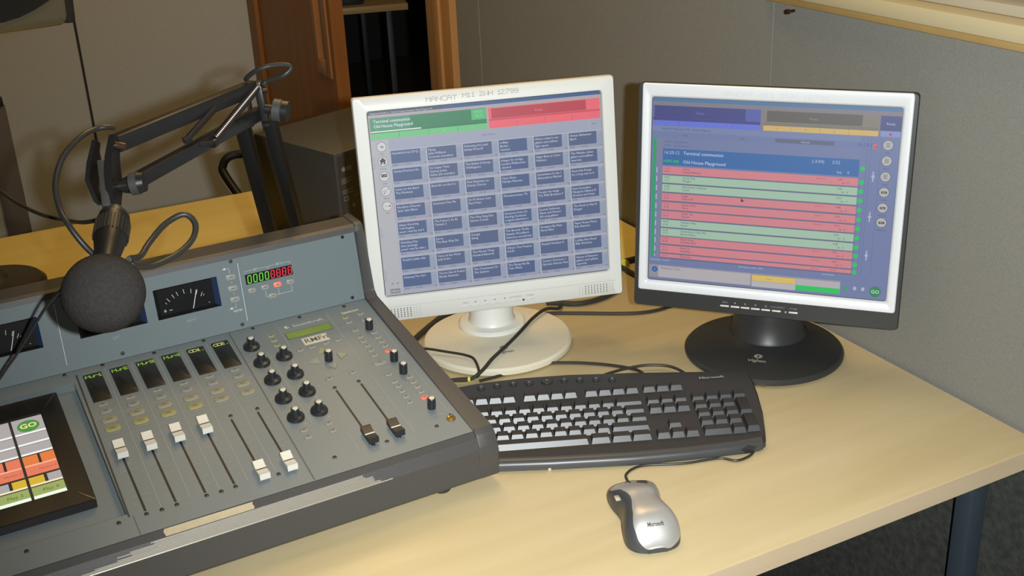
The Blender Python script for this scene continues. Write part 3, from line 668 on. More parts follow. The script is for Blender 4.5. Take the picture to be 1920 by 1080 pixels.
# LED counter
mb = MB(BM); mb.box((-.1724, .0590, .0003), (-.1061, .0727, .0010), mat('led_window', (20, 22, 22), .3)); dsp = mb.build('counter_display', con, label='dark window with four green and four red LED zeros')
mb = MB(BM)
for k in range(8):
    m = mat('led_green', (20, 60, 20), .4, 0, 1.1, (120, 230, 60)) if k < 4 else mat('led_red', (70, 10, 18), .4, 0, 1.15, (255, 44, 70))
    x = -.1698+.00818*k; y = .0607; w, h, t, sl = .0046, .0100, .0010, .0009
    mb.line(x+sl, y+h, x+w+sl, y+h, t, .0013, m); mb.line(x, y, x+w, y, t, .0013, m)
    mb.line(x+.0001, y+.0008, x+sl, y+h-.0008, t, .0013, m); mb.line(x+w, y+.0008, x+w+sl, y+h-.0008, t, .0013, m)
    if k >= 4: mb.rect(x+w*.45, y+h*.45, x+w*.45+.0012, y+h*.45+.0012, .0013, m)
mb.build('led_digits', dsp)
# buttons on bridge and surface
BTN = mat('button_grey', (140, 141, 134), .5); BTNW = mat('button_warm', (150, 147, 126), .5); BTNY = mat('button_yellow', (158, 154, 104), .5); BTNR = mat('button_red_lit', (190, 110, 96), .5, 0, .35, (240, 110, 90)); BTNG = mat('button_green', (140, 146, 120), .5)
def button(M, x, y, w, h, m, d_=.0014, mark=1, tri=None):
    mb = MB(M)
    if tri is None:
        mb.ring([(x-w/2, x+w/2, y-h/2, y+h/2, 0), (x-w/2, x+w/2, y-h/2, y+h/2, d_*.6), (x-w/2+.0006, x+w/2-.0006, y-h/2+.0006, y+h/2-.0006, d_)], m, min(w, h)*.36, cap=True)
    else:
        mb.prism([(x+math.cos(tri+PI*2/3*k)*w, y+math.sin(tri+PI*2/3*k)*w) for k in range(3)], 0, d_, m)
    if mark: mb.rect(x-w*.18, y-.0005, x+w*.18, y+.0005, d_+.0002, INKD)
    mb.build('button', con)
for u in (.0744, .0587, .0430): button(BM, -.1915, u, .0140, .0085, BTN)
for x, u, m in ((-.1663, .0497, BTN), (-.1479, .0501, BTN), (-.1302, .0499, BTNR), (-.1117, .0495, BTN), (-.1397, .0360, BTN)): button(BM, x, u, .0115, .0075, m)
for k in range(6):
    x = -.3950+.0334*k
    button(PM, x, .2489, .0125, .0055, BTN); button(PM, x+.0003, .2347, .0150, .0110, BTN); button(PM, x, .2158, .0185, .0125, BTNW); button(PM, x, .1970, .0185, .0125, BTNY if k < 4 else BTNW)
for x, u, m in ((-.0526, .3027, BTNG), (-.0302, .3032, BTN), (-.0523, .2900, BTN), (-.0306, .2865, BTN), (-.0523, .2673, BTN), (-.0525, .2494, BTN), (-.0528, .2376, BTN), (-.0521, .2255, BTN), (-.0521, .2138, BTN), (-.0526, .2012, BTN),
                (-.0312, .2512, BTN), (-.0316, .2385, BTN), (-.0312, .2264, BTN), (-.0311, .2148, BTN), (-.0316, .2018, BTNR), (-.0533, .1530, BTN), (-.0534, .1350, BTN), (-.0527, .1239, BTN), (-.0529, .1123, BTN), (-.0532, .0996, BTN), (-.0535, .0871, BTN),
                (-.0314, .1363, BTN), (-.0316, .1237, BTN), (-.0313, .1123, BTN), (-.0313, .1006, BTN), (-.0328, .0874, BTNR),
                (-.0929, .1772, BTN), (-.1252, .1777, BTN), (-.1597, .3038, BTNG), (-.1600, .2921, BTNG), (-.1602, .2793, BTNG), (-.1366, .2550, BTN), (-.1197, .2550, BTN), (-.0998, .2559, BTN), (-.0820, .2556, BTN),
                (-.1920, .0923, BTN), (-.1920, .0781, BTN), (-.1600, .0919, BTN), (-.1606, .0762, BTN)):
    button(PM, x, u, .0102, .0074, m)
button(PM, -.0529, .1825, .0190, .0115, BTN)
for x, u, m, a in ((-.1106, .2395, BTNG, PI/2), (-.0915, .2194, BTNG, 0), (-.1277, .2211, BTN, PI), (-.1100, .2030, BTN, -PI/2)): button(PM, x, u, .0085, 0, m, mark=0, tri=a)
# channel displays
GT = mat('dot_green_lit', (40, 60, 10), .5, 0, .9, (150, 200, 60)); YT = mat('dot_yellow_lit', (60, 60, 10), .5, 0, .95, (206, 216, 110))
for k, t in enumerate(('Mvr1', 'Mvr2', 'Mvr3', 'Mvr4', 'CD1.', 'CD2.')):
    x = -.4044+.0332*k
    mb = MB(PM); mb.ring([(x, x+.0228, .2572, .3200, 0), (x, x+.0228, .2572, .3200, .0006), (x+.0006, x+.0222, .2578, .3194, .0009)], mat('display_glass', (30, 31, 29), .36, noise=.2, nscale=200), .001, cap=True)
    cd = mb.build('channel_display', con)
    mb = MB(PM); dots(mb, t, x+.0018, .3098, .0066, YT if k > 3 else GT, z=.0012, fill=.85, adv=.0051); mb.build('lit_text', cd, label='lit green channel name %s' % t)
# faders
slot_m = mat('fader_slot_black', (30, 30, 29), .5); capw = mat('fader_cap_white', (222, 220, 208), .4); capb = mat('fader_cap_black', (40, 40, 40), .4)
def fader(x, top, bot, cap_u, m):
    fs_ = MB(PM).box((x-.0013, bot, .0001), (x+.0013, top, .0005), slot_m).build('fader_slot', con)
    mb = MB(PM); w, c = .0062, cap_u
    mb.box((x-.0018, c-.006, .0), (x+.0018, c+.006, .004), slot_m)
    mb.add([(x-w, c-.0142, .003), (x+w, c-.0142, .003), (x+w, c-.0130, .0105), (x-w, c-.0130, .0105), (x-w, c-.0012, .0075), (x+w, c-.0012, .0075),
            (x+w, c+.0012, .0075), (x-w, c+.0012, .0075), (x-w, c+.0130, .0110), (x+w, c+.0130, .0110), (x+w, c+.0142, .003), (x-w, c+.0142, .003)],
           [(0, 1, 2, 3), (3, 2, 5, 4), (4, 5, 6, 7), (7, 6, 9, 8), (8, 9, 10, 11), (11, 10, 1, 0), (0, 3, 4, 7, 8, 11), (1, 10, 9, 6, 5, 2)], m)
    mb.rect(x-w, c-.0010, x+w, c+.0010, .0078, mat('cap_line_dark', (70, 68, 60), .5) if m is capw else mat('cap_line_white', (230, 230, 224), .5))
    mb.build('fader_cap', fs_, label='white fader cap' if m is capw else 'black fader cap with a white line')
for k, cu in enumerate((.1470, .1470, .1480, .1485, .0385, .0395)):
    fader(-.3973+.03345*k+(.0028 if cu > .1 else 0)*0, .1512, .0357, cu, capw)
fader(-.1268, .1504, .0360, .0430, capb); fader(-.0932, .1500, .0350, .0415, capb)
# knobs
KB, KT = mat('knob_black', (40, 42, 43), .3), mat('knob_cap_white', (206, 203, 186), .45)
def knob(skirt):
    mb = MB()
    pr = [(.0111, 0), (.0111, .0018), (.0102, .0040), (.0060, .0056), (.0050, .0075), (.0046, .0145)] if skirt else [(.0054, 0), (.0054, .0045), (.0049, .0145)]
    r = pr[-1][0]; mb.lathe(pr+[(r-.0005, pr[-1][1]+.0006), (0, pr[-1][1]+.0006)], KB, 28)
    if not skirt: mb.box((-.0004, .0042, .004), (.0004, .0056, .0145), KB)
    k = mb.build('knob', con)
    MB().lathe([(.0036, .0150), (.0036, .0158), (.0030, .0162), (0, .0162)], KT, 20).build('knob_cap', k, label='cream knob cap')
    return k
for sk, pts in ((True, ((-.1919, .2890), (-.1917, .2480), (-.1919, .2056), (-.1604, .2497), (-.1613, .2050), (-.1928, .1622), (-.1924, .1196), (-.1612, .1632), (-.1619, .1196))),
                (False, ((-.1106, .2173), (-.0332, .2630), (-.0335, .1793), (-.0342, .1486), (-.0338, .0650)))):
    k0 = None
    for x, u in pts:
        if k0 is None: k0 = knob(sk); k = k0
        else: k = copy_tree(k0, con)
        k.location = PM @ V((x, u, 0)); k.rotation_euler = (AL, 0, 0)
# screws
SCR = mat('screw_dark', (58, 57, 52), .4, .4)
s0_ = MB().lathe([(.0026, 0), (.0026, .0004), (.0022, .0009), (.0012, .0010), (.0010, .0002), (0, .0002)], SCR, 14).build('panel_screw', con)
pts = [(PM, AL, p) for p in ((-.3974, .0304), (-.3807, .0298), (-.3639, .0305), (-.3304, .0305), (-.3138, .0297), (-.2970, .0306), (-.2621, .1584), (-.2464, .0293), (-.2297, .0301), (-.1777, .0289), (-.1280, .0298), (-.1109, .0286), (-.0941, .0297),
       (-.0445, .0285), (-.1266, .1568), (-.0939, .1562), (-.2283, .1581), (-.2637, .0301), (-.4242, .3319), (-.3765, .3331), (-.3102, .3317), (-.2442, .3316), (-.1759, .3316), (-.1092, .3305), (-.0433, .3300), (-.4275, .0295), (-.5230, .0295))]
pts += [(BM, BE, p) for p in ((-.1876, .0955), (-.0270, .0949), (-.0269, .0062), (-.1880, .0065), (-.3487, .0072))]
for i, (M, a, p) in enumerate(pts):
    o = s0_ if i == 0 else copy_tree(s0_, con)
    o.location = M @ V((p[0], p[1], .0002)); o.rotation_euler = (a, 0, 0)
# LCD, sticker, tape, worn strip with coloured-in glints, jack
mb = MB(PM); mb.rect(-.1413, .2848, -.0780, .2997, .0005, mat('lcd_green', (118, 138, 62), .3, 0, .12, (110, 150, 40), noise=.12, nscale=60)); 
for (a, b, c, e) in ((-.1418, .2997, -.0775, .3003), (-.0782, .2848, -.0775, .3003), (-.1418, .2842, -.0775, .2848), (-.1418, .2842, -.1411, .3003)): mb.rect(a, b, c, e, .0006, INKD)
mb.build('lcd_window', con, label='blank green LCD window')
mb = MB(PM @ Matrix.Translation((-.1266, .2625, 0)) @ Matrix.Rotation(math.radians(-.3), 4, 'Z'))
mb.box((0, 0, 0), (.0355, .0163, .0006), mat('sticker_cream', (206, 200, 180), .6))
mb.text('RMFri', .0020, .0035, .0098, mat('sticker_grey', (96, 96, 92), .6), z=.0008, sx=.98, bold=.0002)
mb.build('sticker', con, label='cream sticker with grey capital letters')
FR = Matrix(((1, 0, 0, 0), (0, .0078/.0097, -.0057/.0097, .0060), (0, .0057/.0097, .0078/.0097, .0672), (0, 0, 0, 1)))      # rim strip behind the bevel
tape = [(-.3870, .0002), (-.2886, .0000), (-.2878, .003), (-.2890, .0055), (-.2880, .0085), (-.3866, .0090), (-.3884, .006)]
mb = MB(FR); mb.prism(tape, .0002, .0008, mat('masking_tape', (186, 172, 140), .7, noise=.06, nscale=200)); mb.build('tape_strip', con, label='strip of beige tape on the front rim')
BV = Matrix(((1, 0, 0, 0), (0, .006/.0154, -.0142/.0154, 0), (0, .0142/.0154, .006/.0154, .053), (0, 0, 0, 1)))             # front bevel
mb = MB(BV)
rib = mat('worn_glint_ribs', (214, 210, 198), .3, .7); rib2 = mat('worn_glint_base', (146, 142, 132), .45, .3)  # flash glints on the worn ribs put into bright silver colours
wear = []
for j in range(9):
    v = .0006+j*.0016
    x1 = -.1590+(.022*(1-j/8)+random.uniform(-.004, .004))
    x0 = -.3860-.012*(8-j)+random.uniform(-.02, .01)
    mb.box((x0, v, 0), (x1, v+.0014, .00045), rib2)
    xa, xb_ = x0+random.uniform(0, .05), x1-random.uniform(0, .012)
    mb.cyl((xa, v+.0007, .0003), (xb_, v+.0007, .0003), .00055, rib, n=10)
mb.cyl((-.50, .0001, .0000), (-.1240, .0001, .0000), .0007, rib, n=12)
mb.build('worn_glint_strip', con, label='worn ribbed strip on the front bevel, flash glints coloured in as silver')
jk = MB().lathe([(.0060, 0), (.0056, .0016), (.0038, .0022), (.0036, .0034), (.0026, .0036), (.0024, .001), (0, .001)], mat('brass', (200, 160, 84), .25, .9), 24)
jk.lathe([(.0022, .0015), (.0022, .0070), (.0014, .0078), (0, .0078)], mat('chrome', (200, 200, 200), .15, 1.), 14)
o = jk.build('headphone_socket', con, label='brass headphone socket'); o.location = PM @ V((-.0218, .0346, .0002)); o.rotation_euler = (AL, 0, 0)

# ================================================================== TOUCH SCREEN lying in the console well
tc_ = PM @ V((-.59, .19, RD)); tw = CM @ tc_
tou = thing('touch_screen', 'small black-framed touch screen with coloured buttons lying in the console', 'touch screen', tw, 0)
tou.matrix_world = Matrix.Translation((0, 0, Z0)) @ CM @ PM @ Matrix.Translation((-.59, .19, RD))
TM = Matrix.Translation((.59, -.19, -RD))
GB = mat('gloss_black', (34, 33, 31), .2)
FX = (-.7400, -.4403, .0790, .3015); SX = (-.715, -.4655, .1100, .2655)
mb = MB(TM); mb.ring([(FX[0], FX[1], FX[2], FX[3], RD+.0003), (FX[0], FX[1], FX[2], FX[3], -.001), (FX[0]+.0012, FX[1]-.0012, FX[2]+.0012, FX[3]-.0012, 0), (SX[0]-.002, SX[1]+.002, SX[2]-.002, SX[3]+.002, 0), (SX[0], SX[1], SX[2], SX[3], -.0022)], GB, .002)
mb.build('frame', tou)
d = MB(TM); zt = -.0020
def TR(x0, y0, x1, y1, m, k=0): d.rect(x0, y0, x1, y1, zt+k*.00008, m)
TR(SX[0], SX[1+1], SX[1], SX[3], U('touch_black', (40, 38, 36)))
for ci in range(6):
    x1 = SX[1]-.0001-.0382*ci; x0 = x1-.0350
    g_ = U('touch_grey', (172, 166, 166)); w_ = U('touch_white', (236, 240, 236), 1.05)
    for (yb, yt) in ((.2325, .2652), (.2118, .2318), (.1922, .2111)):
        TR(x0, yb, x1, yt, g_, 1); TR(x0, yb, x1, yb+.0035, w_, 2)
    if ci == 0:
        d.disc((x0+x1)/2-.0002, .2482, .0128, zt+.0003, U('touch_go', (72, 142, 64)), 28, .0118); d.text('GO', (x0+x1)/2-.0002, .2447, .0088, U('touch_cream', (238, 226, 160), 1.), z=zt+.0004, align='CENTER', bold=.0003)
    o1, o2 = U('touch_orange', (226, 122, 62)), U('touch_salmon', (226, 122, 92))
    TR(x0, .1706, x0+.0165, .1905, o1 if ci == 0 else o2, 1); TR(x0+.0195, .1706, x1, .1905, o1 if ci == 0 else o2, 1)
    TR(x0, .1535, x1, .1700, o2, 1); TR(x0, .1700, x1, .1728, U('touch_peach', (248, 176, 150)), 2)
    d.text('Marker %d' % (4-ci), x0+.014, .1600, .0036, U('touch_ink', (150, 84, 66)), z=zt+.0004)
    TR(x0, .1335, x0+.0165, .1502, U('touch_yellow', (214, 176, 52)) if ci == 0 else g_, 1); TR(x0+.0200, .1335, x1, .1502, g_ if ci == 0 else U('touch_yellow', (214, 176, 52)), 1)
    TR(x0, .1335, x1, .1365, U('touch_cream2', (244, 232, 196), 1.), 2)
    TR(x0, .1105, x1, .1318, U('touch_olive', (152, 168, 98)), 1); TR(x0, .1105, x1, .1160, U('touch_pale', (232, 246, 228), 1.05), 2)
    d.text('Play %d' % (4-ci), x0+.011, .1205, .0052, U('touch_olive_ink', (84, 98, 50)), z=zt+.0004)
d.build('screen', tou, label='lit screen of coloured cart buttons')

# ================================================================== KEYBOARD
kb = thing('keyboard', 'black curved keyboard with media buttons in front of the monitors', 'keyboard', (.12, 1.40, 0), 0)
KM = Matrix.Translation((-.12, -1.40, 0))
KBL = mat('keyboard_black', (47, 47, 46), .38); PALM = mat('keyboard_palm', (66, 67, 67), .36); KEYM = mat('key_black', (48, 50, 52), .38)
KR = math.radians(2.83)
outl = [(-.0290, 1.2790), (.038, 1.2778), (.139, 1.279), (.209, 1.2845), (.292, 1.295), (.308, 1.3005), (.3165, 1.310), (.3200, 1.330), (.3262, 1.375), (.3285, 1.42), (.3285, 1.452), (.3265, 1.466), (.317, 1.4740), (.268, 1.480),
        (.164, 1.487), (.0727, 1.490), (.0069, 1.4865), (-.0455, 1.478), (-.095, 1.4650), (-.1240, 1.4540)]
def kz(x, y):       # height of the deck above the desk, rising to the back
    return .0125+.0130*min(max((y-1.30)/.17, 0), 1)
n = len(outl); cx, cy = .12, 1.39
mb = MB(KM); vs = []; fs = []
ins = [(cx+(x-cx)*.985, cy+(y-cy)*.965) for x, y in outl]
for x, y in outl: vs.append((x, y, .001))
for x, y in outl: vs.append((x, y, kz(x, y)-.004))
for x, y in ins: vs.append((x, y, kz(x, y)))
for j in range(2):
    for i in range(n):
        a, b = j*n+i, j*n+(i+1) % n; fs.append((a, b, b+n, a+n))
fs.append(list(range(n-1, -1, -1)))
mb.add(vs, fs, KBL)
cg = [(x, y, kz(x, y)) for x, y in ins]
# deck filled in strips so that it follows the slope
bm = bmesh.new(); bv = [bm.verts.new(p) for p in cg]; bm.faces.new(bv)
for y in (1.30, 1.34, 1.38, 1.42, 1.47):
    bmesh.ops.bisect_plane(bm, geom=bm.verts[:]+bm.edges[:]+bm.faces[:], plane_co=(0, y, 0), plane_no=(0, 1, 0))
for v in bm.verts: v.co.z = kz(v.co.x, v.co.y)
bmesh.ops.triangulate(bm, faces=bm.faces[:]); mb.frombm(bm, KBL)
mb.build('case', kb)
# rounded palm edge along the front
fr = [(-.0285, 1.2885), (.038, 1.2870), (.139, 1.2885), (.209, 1.294), (.275, 1.3025), (.311, 1.3110)]
P_ = []
mb = MB(KM); vs = []; fs = []
m_ = 9
for i in range(len(fr)*4-3):
    t = i/4; k = min(int(t), len(fr)-2); f = t-k
    x = fr[k][0]*(1-f)+fr[k+1][0]*f; y = fr[k][1]*(1-f)+fr[k+1][1]*f
    for j in range(m_):
        a = PI*(j/(m_-1))
        vs.append((x, y-.0105*math.cos(a)-.0005, .0025+.0125*math.sin(a)**.7))
L_ = len(fr)*4-3
for i in range(L_-1):
    for j in range(m_-1):
        a = i*m_+j; fs.append((a, a+m_, a+m_+1, a+1))
fs.append([i for i in range(m_)]); fs.append([(L_-1)*m_+i for i in range(m_-1, -1, -1)])
mb.add(vs, fs, PALM); mb.build('palm_edge', kb, label='rounded glossy front edge')
# keys: positions in key units from the left edge of the block
KU = .01882; XF, YF = -.0676, 1.4234
rows = {0: [], 1: [], 2: [], 3: [], 4: [], 5: []}
rows[0] = [(2.5+i, 1) for i in range(4)] + [(7+i, 1) for i in range(4)] + [(11.5+i, 1) for i in range(4)] + [(15.75+i, 1) for i in range(3)]
rows[1] = [(.5+i, 1) for i in range(13)] + [(14, 2)] + [(15.75+i, 1) for i in range(3)] + [(19+i, 1) for i in range(4)]
rows[2] = [(.75, 1.5)] + [(2+i, 1) for i in range(12)] + [(14.25, 1.5)] + [(15.75+i, 1) for i in range(3)] + [(19+i, 1) for i in range(3)]
rows[3] = [(.875, 1.75)] + [(2.25+i, 1) for i in range(12)] + [(14.4, 1.2)] + [(19+i, 1) for i in range(3)]
rows[4] = [(.6, 1.25)] + [(1.75+i, 1) for i in range(11)] + [(13.65, 2.7)] + [(16.75, 1)] + [(19+i, 1) for i in range(3)]
rows[5] = [(.75, 1.5), (2.1, 1.2), (3.4, 1.3), (7.35, 6.5), (11.4, 1.4), (12.85, 1.4), (14.25, 1.4)] + [(15.75+i, 1) for i in range(3)] + [(19.5, 2), (21, 1)]
tall = [(22, 2), (22, 4)]
cr, sr = math.cos(KR), math.sin(KR)
dy = (0, -.0310, -.0502, -.0694, -.0886, -.1090)
def key(u, r, w, h=1.):
    lx = (u-2.5)*KU; ly = dy[r]-(h-1)*KU/2
    x, y = XF+lx*cr-ly*sr, YF+lx*sr+ly*cr
    # leave out what would sit behind the console's end
    if (x+.0226)*math.cos(PSI)+(y-1.2624)*math.sin(PSI) < .0045+w*KU/2: 
        return False
    hw, hh = w*KU/2-.0006, (h*KU/2-.0006)*(.8 if r == 0 else 1)
    z = kz(x, y); T_ = KM @ Matrix.Translation((x, y, z)) @ Matrix.Rotation(KR, 4, 'Z') @ Matrix.Rotation(math.radians(4.4+(0, 2, 1, 0, -1, -2)[r]), 4, 'X')
    tp = .0022; ht = .0062
    b = [(-hw, -hh, -.0015), (hw, -hh, -.0015), (hw, hh, -.0015), (-hw, hh, -.0015)]
    fi = (.0050, .0055, .0054, .0053, .0052, .0051)[r]
    t = [(-hw+tp, -hh+fi, ht), (hw-tp, -hh+fi, ht), (hw-tp, hh-tp*1.1, ht+.0006), (-hw+tp, hh-tp*1.1, ht+.0006)]
    c = [(-hw+tp+.0006, -hh+fi+.0007, ht+.0003), (hw-tp-.0006, -hh+fi+.0007, ht+.0003), (hw-tp-.0006, hh-tp*1.1-.0007, ht+.0009), (-hw+tp+.0006, hh-tp*1.1-.0007, ht+.0009)]
    mb = MB(T_)
    mb.add(b+t+c, [(0, 1, 5, 4), (1, 2, 6, 5), (2, 3, 7, 6), (3, 0, 4, 7), (4, 5, 9, 8)], KEYM)
    mb.add(t+c, [(1, 2, 6, 5), (2, 3, 7, 6), (3, 0, 4, 7), (4, 5, 6, 7)], mat('key_top_black', (38, 39, 40), .6))
    mb.build('key', kb, ang=25)
    return True
nk = 0
for r, ks in rows.items():
    for u, w in ks: nk += key(u, r, w)
key(22, 2, 1, 2); key(22, 4, 1, 2)
# media buttons along the top
mb0 = None
for i, (x, y) in enumerate(((-.0494, 1.4691), (-.027, 1.4734), (-.0046, 1.4756), (.0176, 1.4761), (.0427, 1.4791), (.067, 1.4795), (.0886, 1.4784), (.1118, 1.4778), (.134, 1.4755))):
    r = .0085 if i == 4 else .0058
    yy = y-.0085; z = kz(x, yy)
    mb = MB(KM @ Matrix.Translation((x, yy, z)) @ Matrix.Rotation(math.radians(4), 4, 'X'))
    mb.lathe([(r, -.001), (r, .0012), (r-.001, .0022), (r*.4, .0016), (0, .0016)], KEYM, 24)
    mb.disc(0, .0, .0014, .0020, mat('icon_pale', (150, 152, 148), .5), 10)
    mb.build('media_button', kb)
mb = MB(KM @ Matrix.Translation((.2545, 1.4560, kz(.26, 1.456)+.0006)) @ Matrix.Rotation(KR, 4, 'Z') @ Matrix.Rotation(math.radians(4), 4, 'X'))
mb.text('Microsoft', 0, 0, .0056, mat('keyboard_print', (150, 150, 142), .5), sx=1.12, bold=.0002); mb.build('logo', kb, label='grey maker lettering')

# ================================================================== MOUSE
ms = thing('mouse', 'silver and dark grey computer mouse on the desk', 'mouse', (.1405, 1.153, 0), math.radians(8.5))
SIL = mat('mouse_silver', (186, 185, 180), .40, .5); GRIP = mat('mouse_grip', (66, 68, 70), .4)
NT, NP = 64, 48
def prof(t):        # t 0 rear .. 1 front
    def ip(tab):
        for (a, b), (c, e) in zip(tab, tab[1:]):
            if t <= c:
                f = (t-a)/(c-a); f = f*f*(3-2*f); return b+(e-b)*f
        return tab[-1][1]
    w = ip([(0, .0335), (.22, .0350), (.58, .0278), (.85, .0330), (1, .0350)])
    h = ip([(0, .0285), (.30, .0385), (.62, .0350), (1, .0235)])
    e = 1.
    eh = 1.
    if t < .24: e = (1-((.24-t)/.24)**3.2)**.385; eh = (1-((.24-t)/.24)**2.2)**.6
    if t > .90: e = (1-((t-.90)/.10)**2.4*.62)**.5
    return max(w*e, .012), max(h*(e if t > .5 else eh), .006)
def ip(tab, t):
    for (a, b), (c, e) in zip(tab, tab[1:]):
        if t <= c:
            f = (t-a)/(c-a); f = f*f*(3-2*f); return b+(e-b)*f
    return tab[-1][1]
def edge(t):        # share of the arc, from the right foot to the left, that is silver
    l = ip([(0, .76), (.12, .705), (.30, .655), (.55, .625), (.75, .665), (.90, .79), (1, .93)], t)
    r = ip([(0, .12), (.12, .09), (.3, .08), (.6, .08), (1, .06)], t)
    if t < .016:
        k = ((.016-t)/.016)**2; q = (1-min(1, k))**.5; l = .48+(l-.48)*max(q, .02); r = .48+(r-.48)*max(q, .02)
    return r, l
J0, J1 = 10, 38
pts = []; TS = [.5-.5*math.cos(PI*i/NT) for i in range(NT+1)]
for t in TS:
    w, h = prof(t); r, l = edge(t)
    row = []
    for j in range(NP+1):
        f = r*j/J0 if j <= J0 else (r+(l-r)*(j-J0)/(J1-J0) if j <= J1 else l+(1-l)*(j-J1)/(NP-J1))
        a = PI*f; c, s_ = math.cos(a), math.sin(a)
        x = w*math.copysign(abs(c)**.72, c); z = .002+h*abs(s_)**.80
        x *= 1-.10*max(0, 1-z/h)
        row.append((x, -.0605+.121*t, z))
    pts.append(row)
top, side = MB(), MB()
for i in range(NT):
    for j in range(NP):
        t = (TS[i]+TS[i+1])/2
        q = [pts[i][j], pts[i+1][j], pts[i+1][j+1], pts[i][j+1]]
        sil = J0 <= j < J1 and not (t > .80 and abs(j+.5-25) < 1+5*(t-.80)/.2)
        if sil and t < .006: sil = False
        (top if sil else side).add(q, [(0, 1, 2, 3)], SIL if sil else GRIP)
side.add([pts[0][j] for j in range(NP+1)], [list(range(NP+1))], GRIP); side.add([pts[NT][j] for j in range(NP+1)], [list(range(NP, -1, -1))], GRIP)
def weld(mb, name, lab):
    o = mb.build(name, ms, label=lab, ang=50); bm = bmesh.new(); bm.from_mesh(o.data)
    bmesh.ops.remove_doubles(bm, verts=bm.verts, dist=1e-5); bmesh.ops.recalc_face_normals(bm, faces=bm.faces); bm.to_mesh(o.data); bm.free()
    o.data.set_sharp_from_angle(angle=math.radians(50))
weld(top, 'top_shell', 'silver top shell'); weld(side, 'side_grip', 'dark grey rubber sides')
MB().box((-.0290, .0125, .0205), (-.0200, .0225, .0232), SIL, .0012, Matrix.Translation((0, .004, .0035)) @ Matrix.Rotation(math.radians(0), 4, 'Y')).build('side_button', ms, label='silver thumb button')
MB().cyl((-.0035, .0470, .0225), (.0035, .0470, .0225), .0065, mat('wheel_grey', (120, 118, 112), .4), n=24).build('scroll_wheel', ms)
w, h = prof(.2)
mb = MB(); mb.text('Microsoft', -.0085, -.0470, .0034, mat('mouse_print', (60, 58, 54), .5), z=0, bold=.00015)
for p in mb.v:          # lay the lettering on the curved shell
    w, h = prof((p.y+.0605)/.121); c = min(1, abs(p.x)/w)**(1/.72); p.z = .002+h*max(0, 1-c*c)**.40+.0003
mb.build('logo', ms, label='small dark maker lettering')

# ================================================================== CABLES on the desk
def cable(pts, r, label, name='cable', m=None, tie=None, group=None):
    o = MB().tube(pts, r, m or CABLE, 10, 8).build(name)
    tag(o, label, 'cable', group)
    if tie:
        k = MB().cyl(V(tie[0])-V(o.location)+V((0, 0, Z0)), V(tie[1])-V(o.location)+V((0, 0, Z0)), r*1.7, mat('yellow_tie', (196, 196, 70), .5), n=12)
        k.build('cable_tie', o, label='yellow cable tie')
    return o
zt = .0022
cable([(.1330, 1.2130, .012), (.1311, 1.2400, .004), (.1311, 1.2566, zt), (.1420, 1.2700, zt), (.1600, 1.2765, zt), (.2055, 1.2765, zt), (.2400, 1.2830, zt), (.2556, 1.2845, zt), (.2728, 1.2775, zt), (.2890, 1.2850, zt), (.2980, 1.2960, .0018)], .0017,
      'thin cable looping from the silver mouse under the keyboard edge', 'mouse_cable')
bz = .0205
cable([(-.1520, 1.6120, .014), (-.1345, 1.6071, .0185), (-.1012, 1.5907, .0195), (-.0748, 1.5775, .0195), (-.0600, 1.5604, .0195), (-.0535, 1.5310, .0110), (-.0640, 1.5350, .0024), (-.080, 1.5350, .0024), (-.0960, 1.5330, .0024)], .0020,
      'thin black lead curling over the left of the white monitor base')
cable([(-.108, 1.5200, .0080), (-.0991, 1.5215, .0075), (-.067, 1.5215, .0075), (-.0475, 1.5325, .0165), (-.0330, 1.5600, .0205), (-.0080, 1.6060, .0220), (.0130, 1.6500, .0225), (.0310, 1.6930, .0215), (.0530, 1.7330, .0180), (.0740, 1.7600, .0060), (.0800, 1.7849, .0035), (.070, 1.82, .0035)], .0027,
      'black cable crossing the white monitor base diagonally', tie=((-.0700, 1.5215, .0075), (-.0665, 1.5215, .0075)))
cable([(-.0532, 1.5240, .0028), (-.0231, 1.5385, .0028), (.0074, 1.5587, .0028), (.0431, 1.5706, .0028), (.0783, 1.5695, .0028), (.1131, 1.5633, .0028), (.1472, 1.5521, .0028), (.1760, 1.5362, .0028), (.1860, 1.5175, .0028), (.1870, 1.5010, .0028)], .0024,
      'black cable arching between the white monitor base and the keyboard')
cable([(.1180, 1.5040, .0075), (.1279, 1.5160, .0075), (.1569, 1.5310, .0075), (.1899, 1.5395, .0078), (.2214, 1.5350, .0075), (.2400, 1.5190, .0060), (.2480, 1.5000, .005)], .0021,
      'short cable loop behind the right half of the keyboard')
cable([(.0148, 1.7520, .0028), (.0635, 1.7500, .0028), (.1147, 1.7440, .0028), (.1654, 1.7370, .0028), (.2035, 1.7352, .0028), (.2304, 1.7413, .0028), (.2503, 1.7519, .0028), (.275, 1.775, .003)], .0028,
      'straight black cable on the desk between the two monitors')
cable([(.0560, 1.7900, .0045), (.0734, 1.7866, .0045), (.1043, 1.7799, .0045), (.131, 1.7865, .0045), (.1561, 1.8032, .0045), (.18, 1.83, .0045)], .0044,
      'thick black cable below the right corner of the white monitor')
cable([(-.175, 1.6400, .0050), (-.1600, 1.6610, .0050), (-.1470, 1.6900, .0050), (-.1310, 1.7230, .0050), (-.1130, 1.7550, .0050), (-.0910, 1.7720, .005), (-.05, 1.785, .005)], .0048,
      'thick black cable running behind the left of the white monitor base')
cable([(.150, 1.9300, .0050), (.1981, 1.9512, .0050), (.2226, 1.9634, .0050), (.2600, 1.985, .0050)], .0050,
      'upper of two thick cables between the monitors, near the back', tie=((.199, 1.9470, .0042), (.2035, 1.9380, .0042)))
cable([(.150, 1.9480, .0050), (.1850, 1.9370, .0050), (.1980, 1.9210, .0050), (.2143, 1.8904, .0050), (.2350, 1.860, .0050)], .0042,
      'lower of two thick cables between the monitors, near the back')
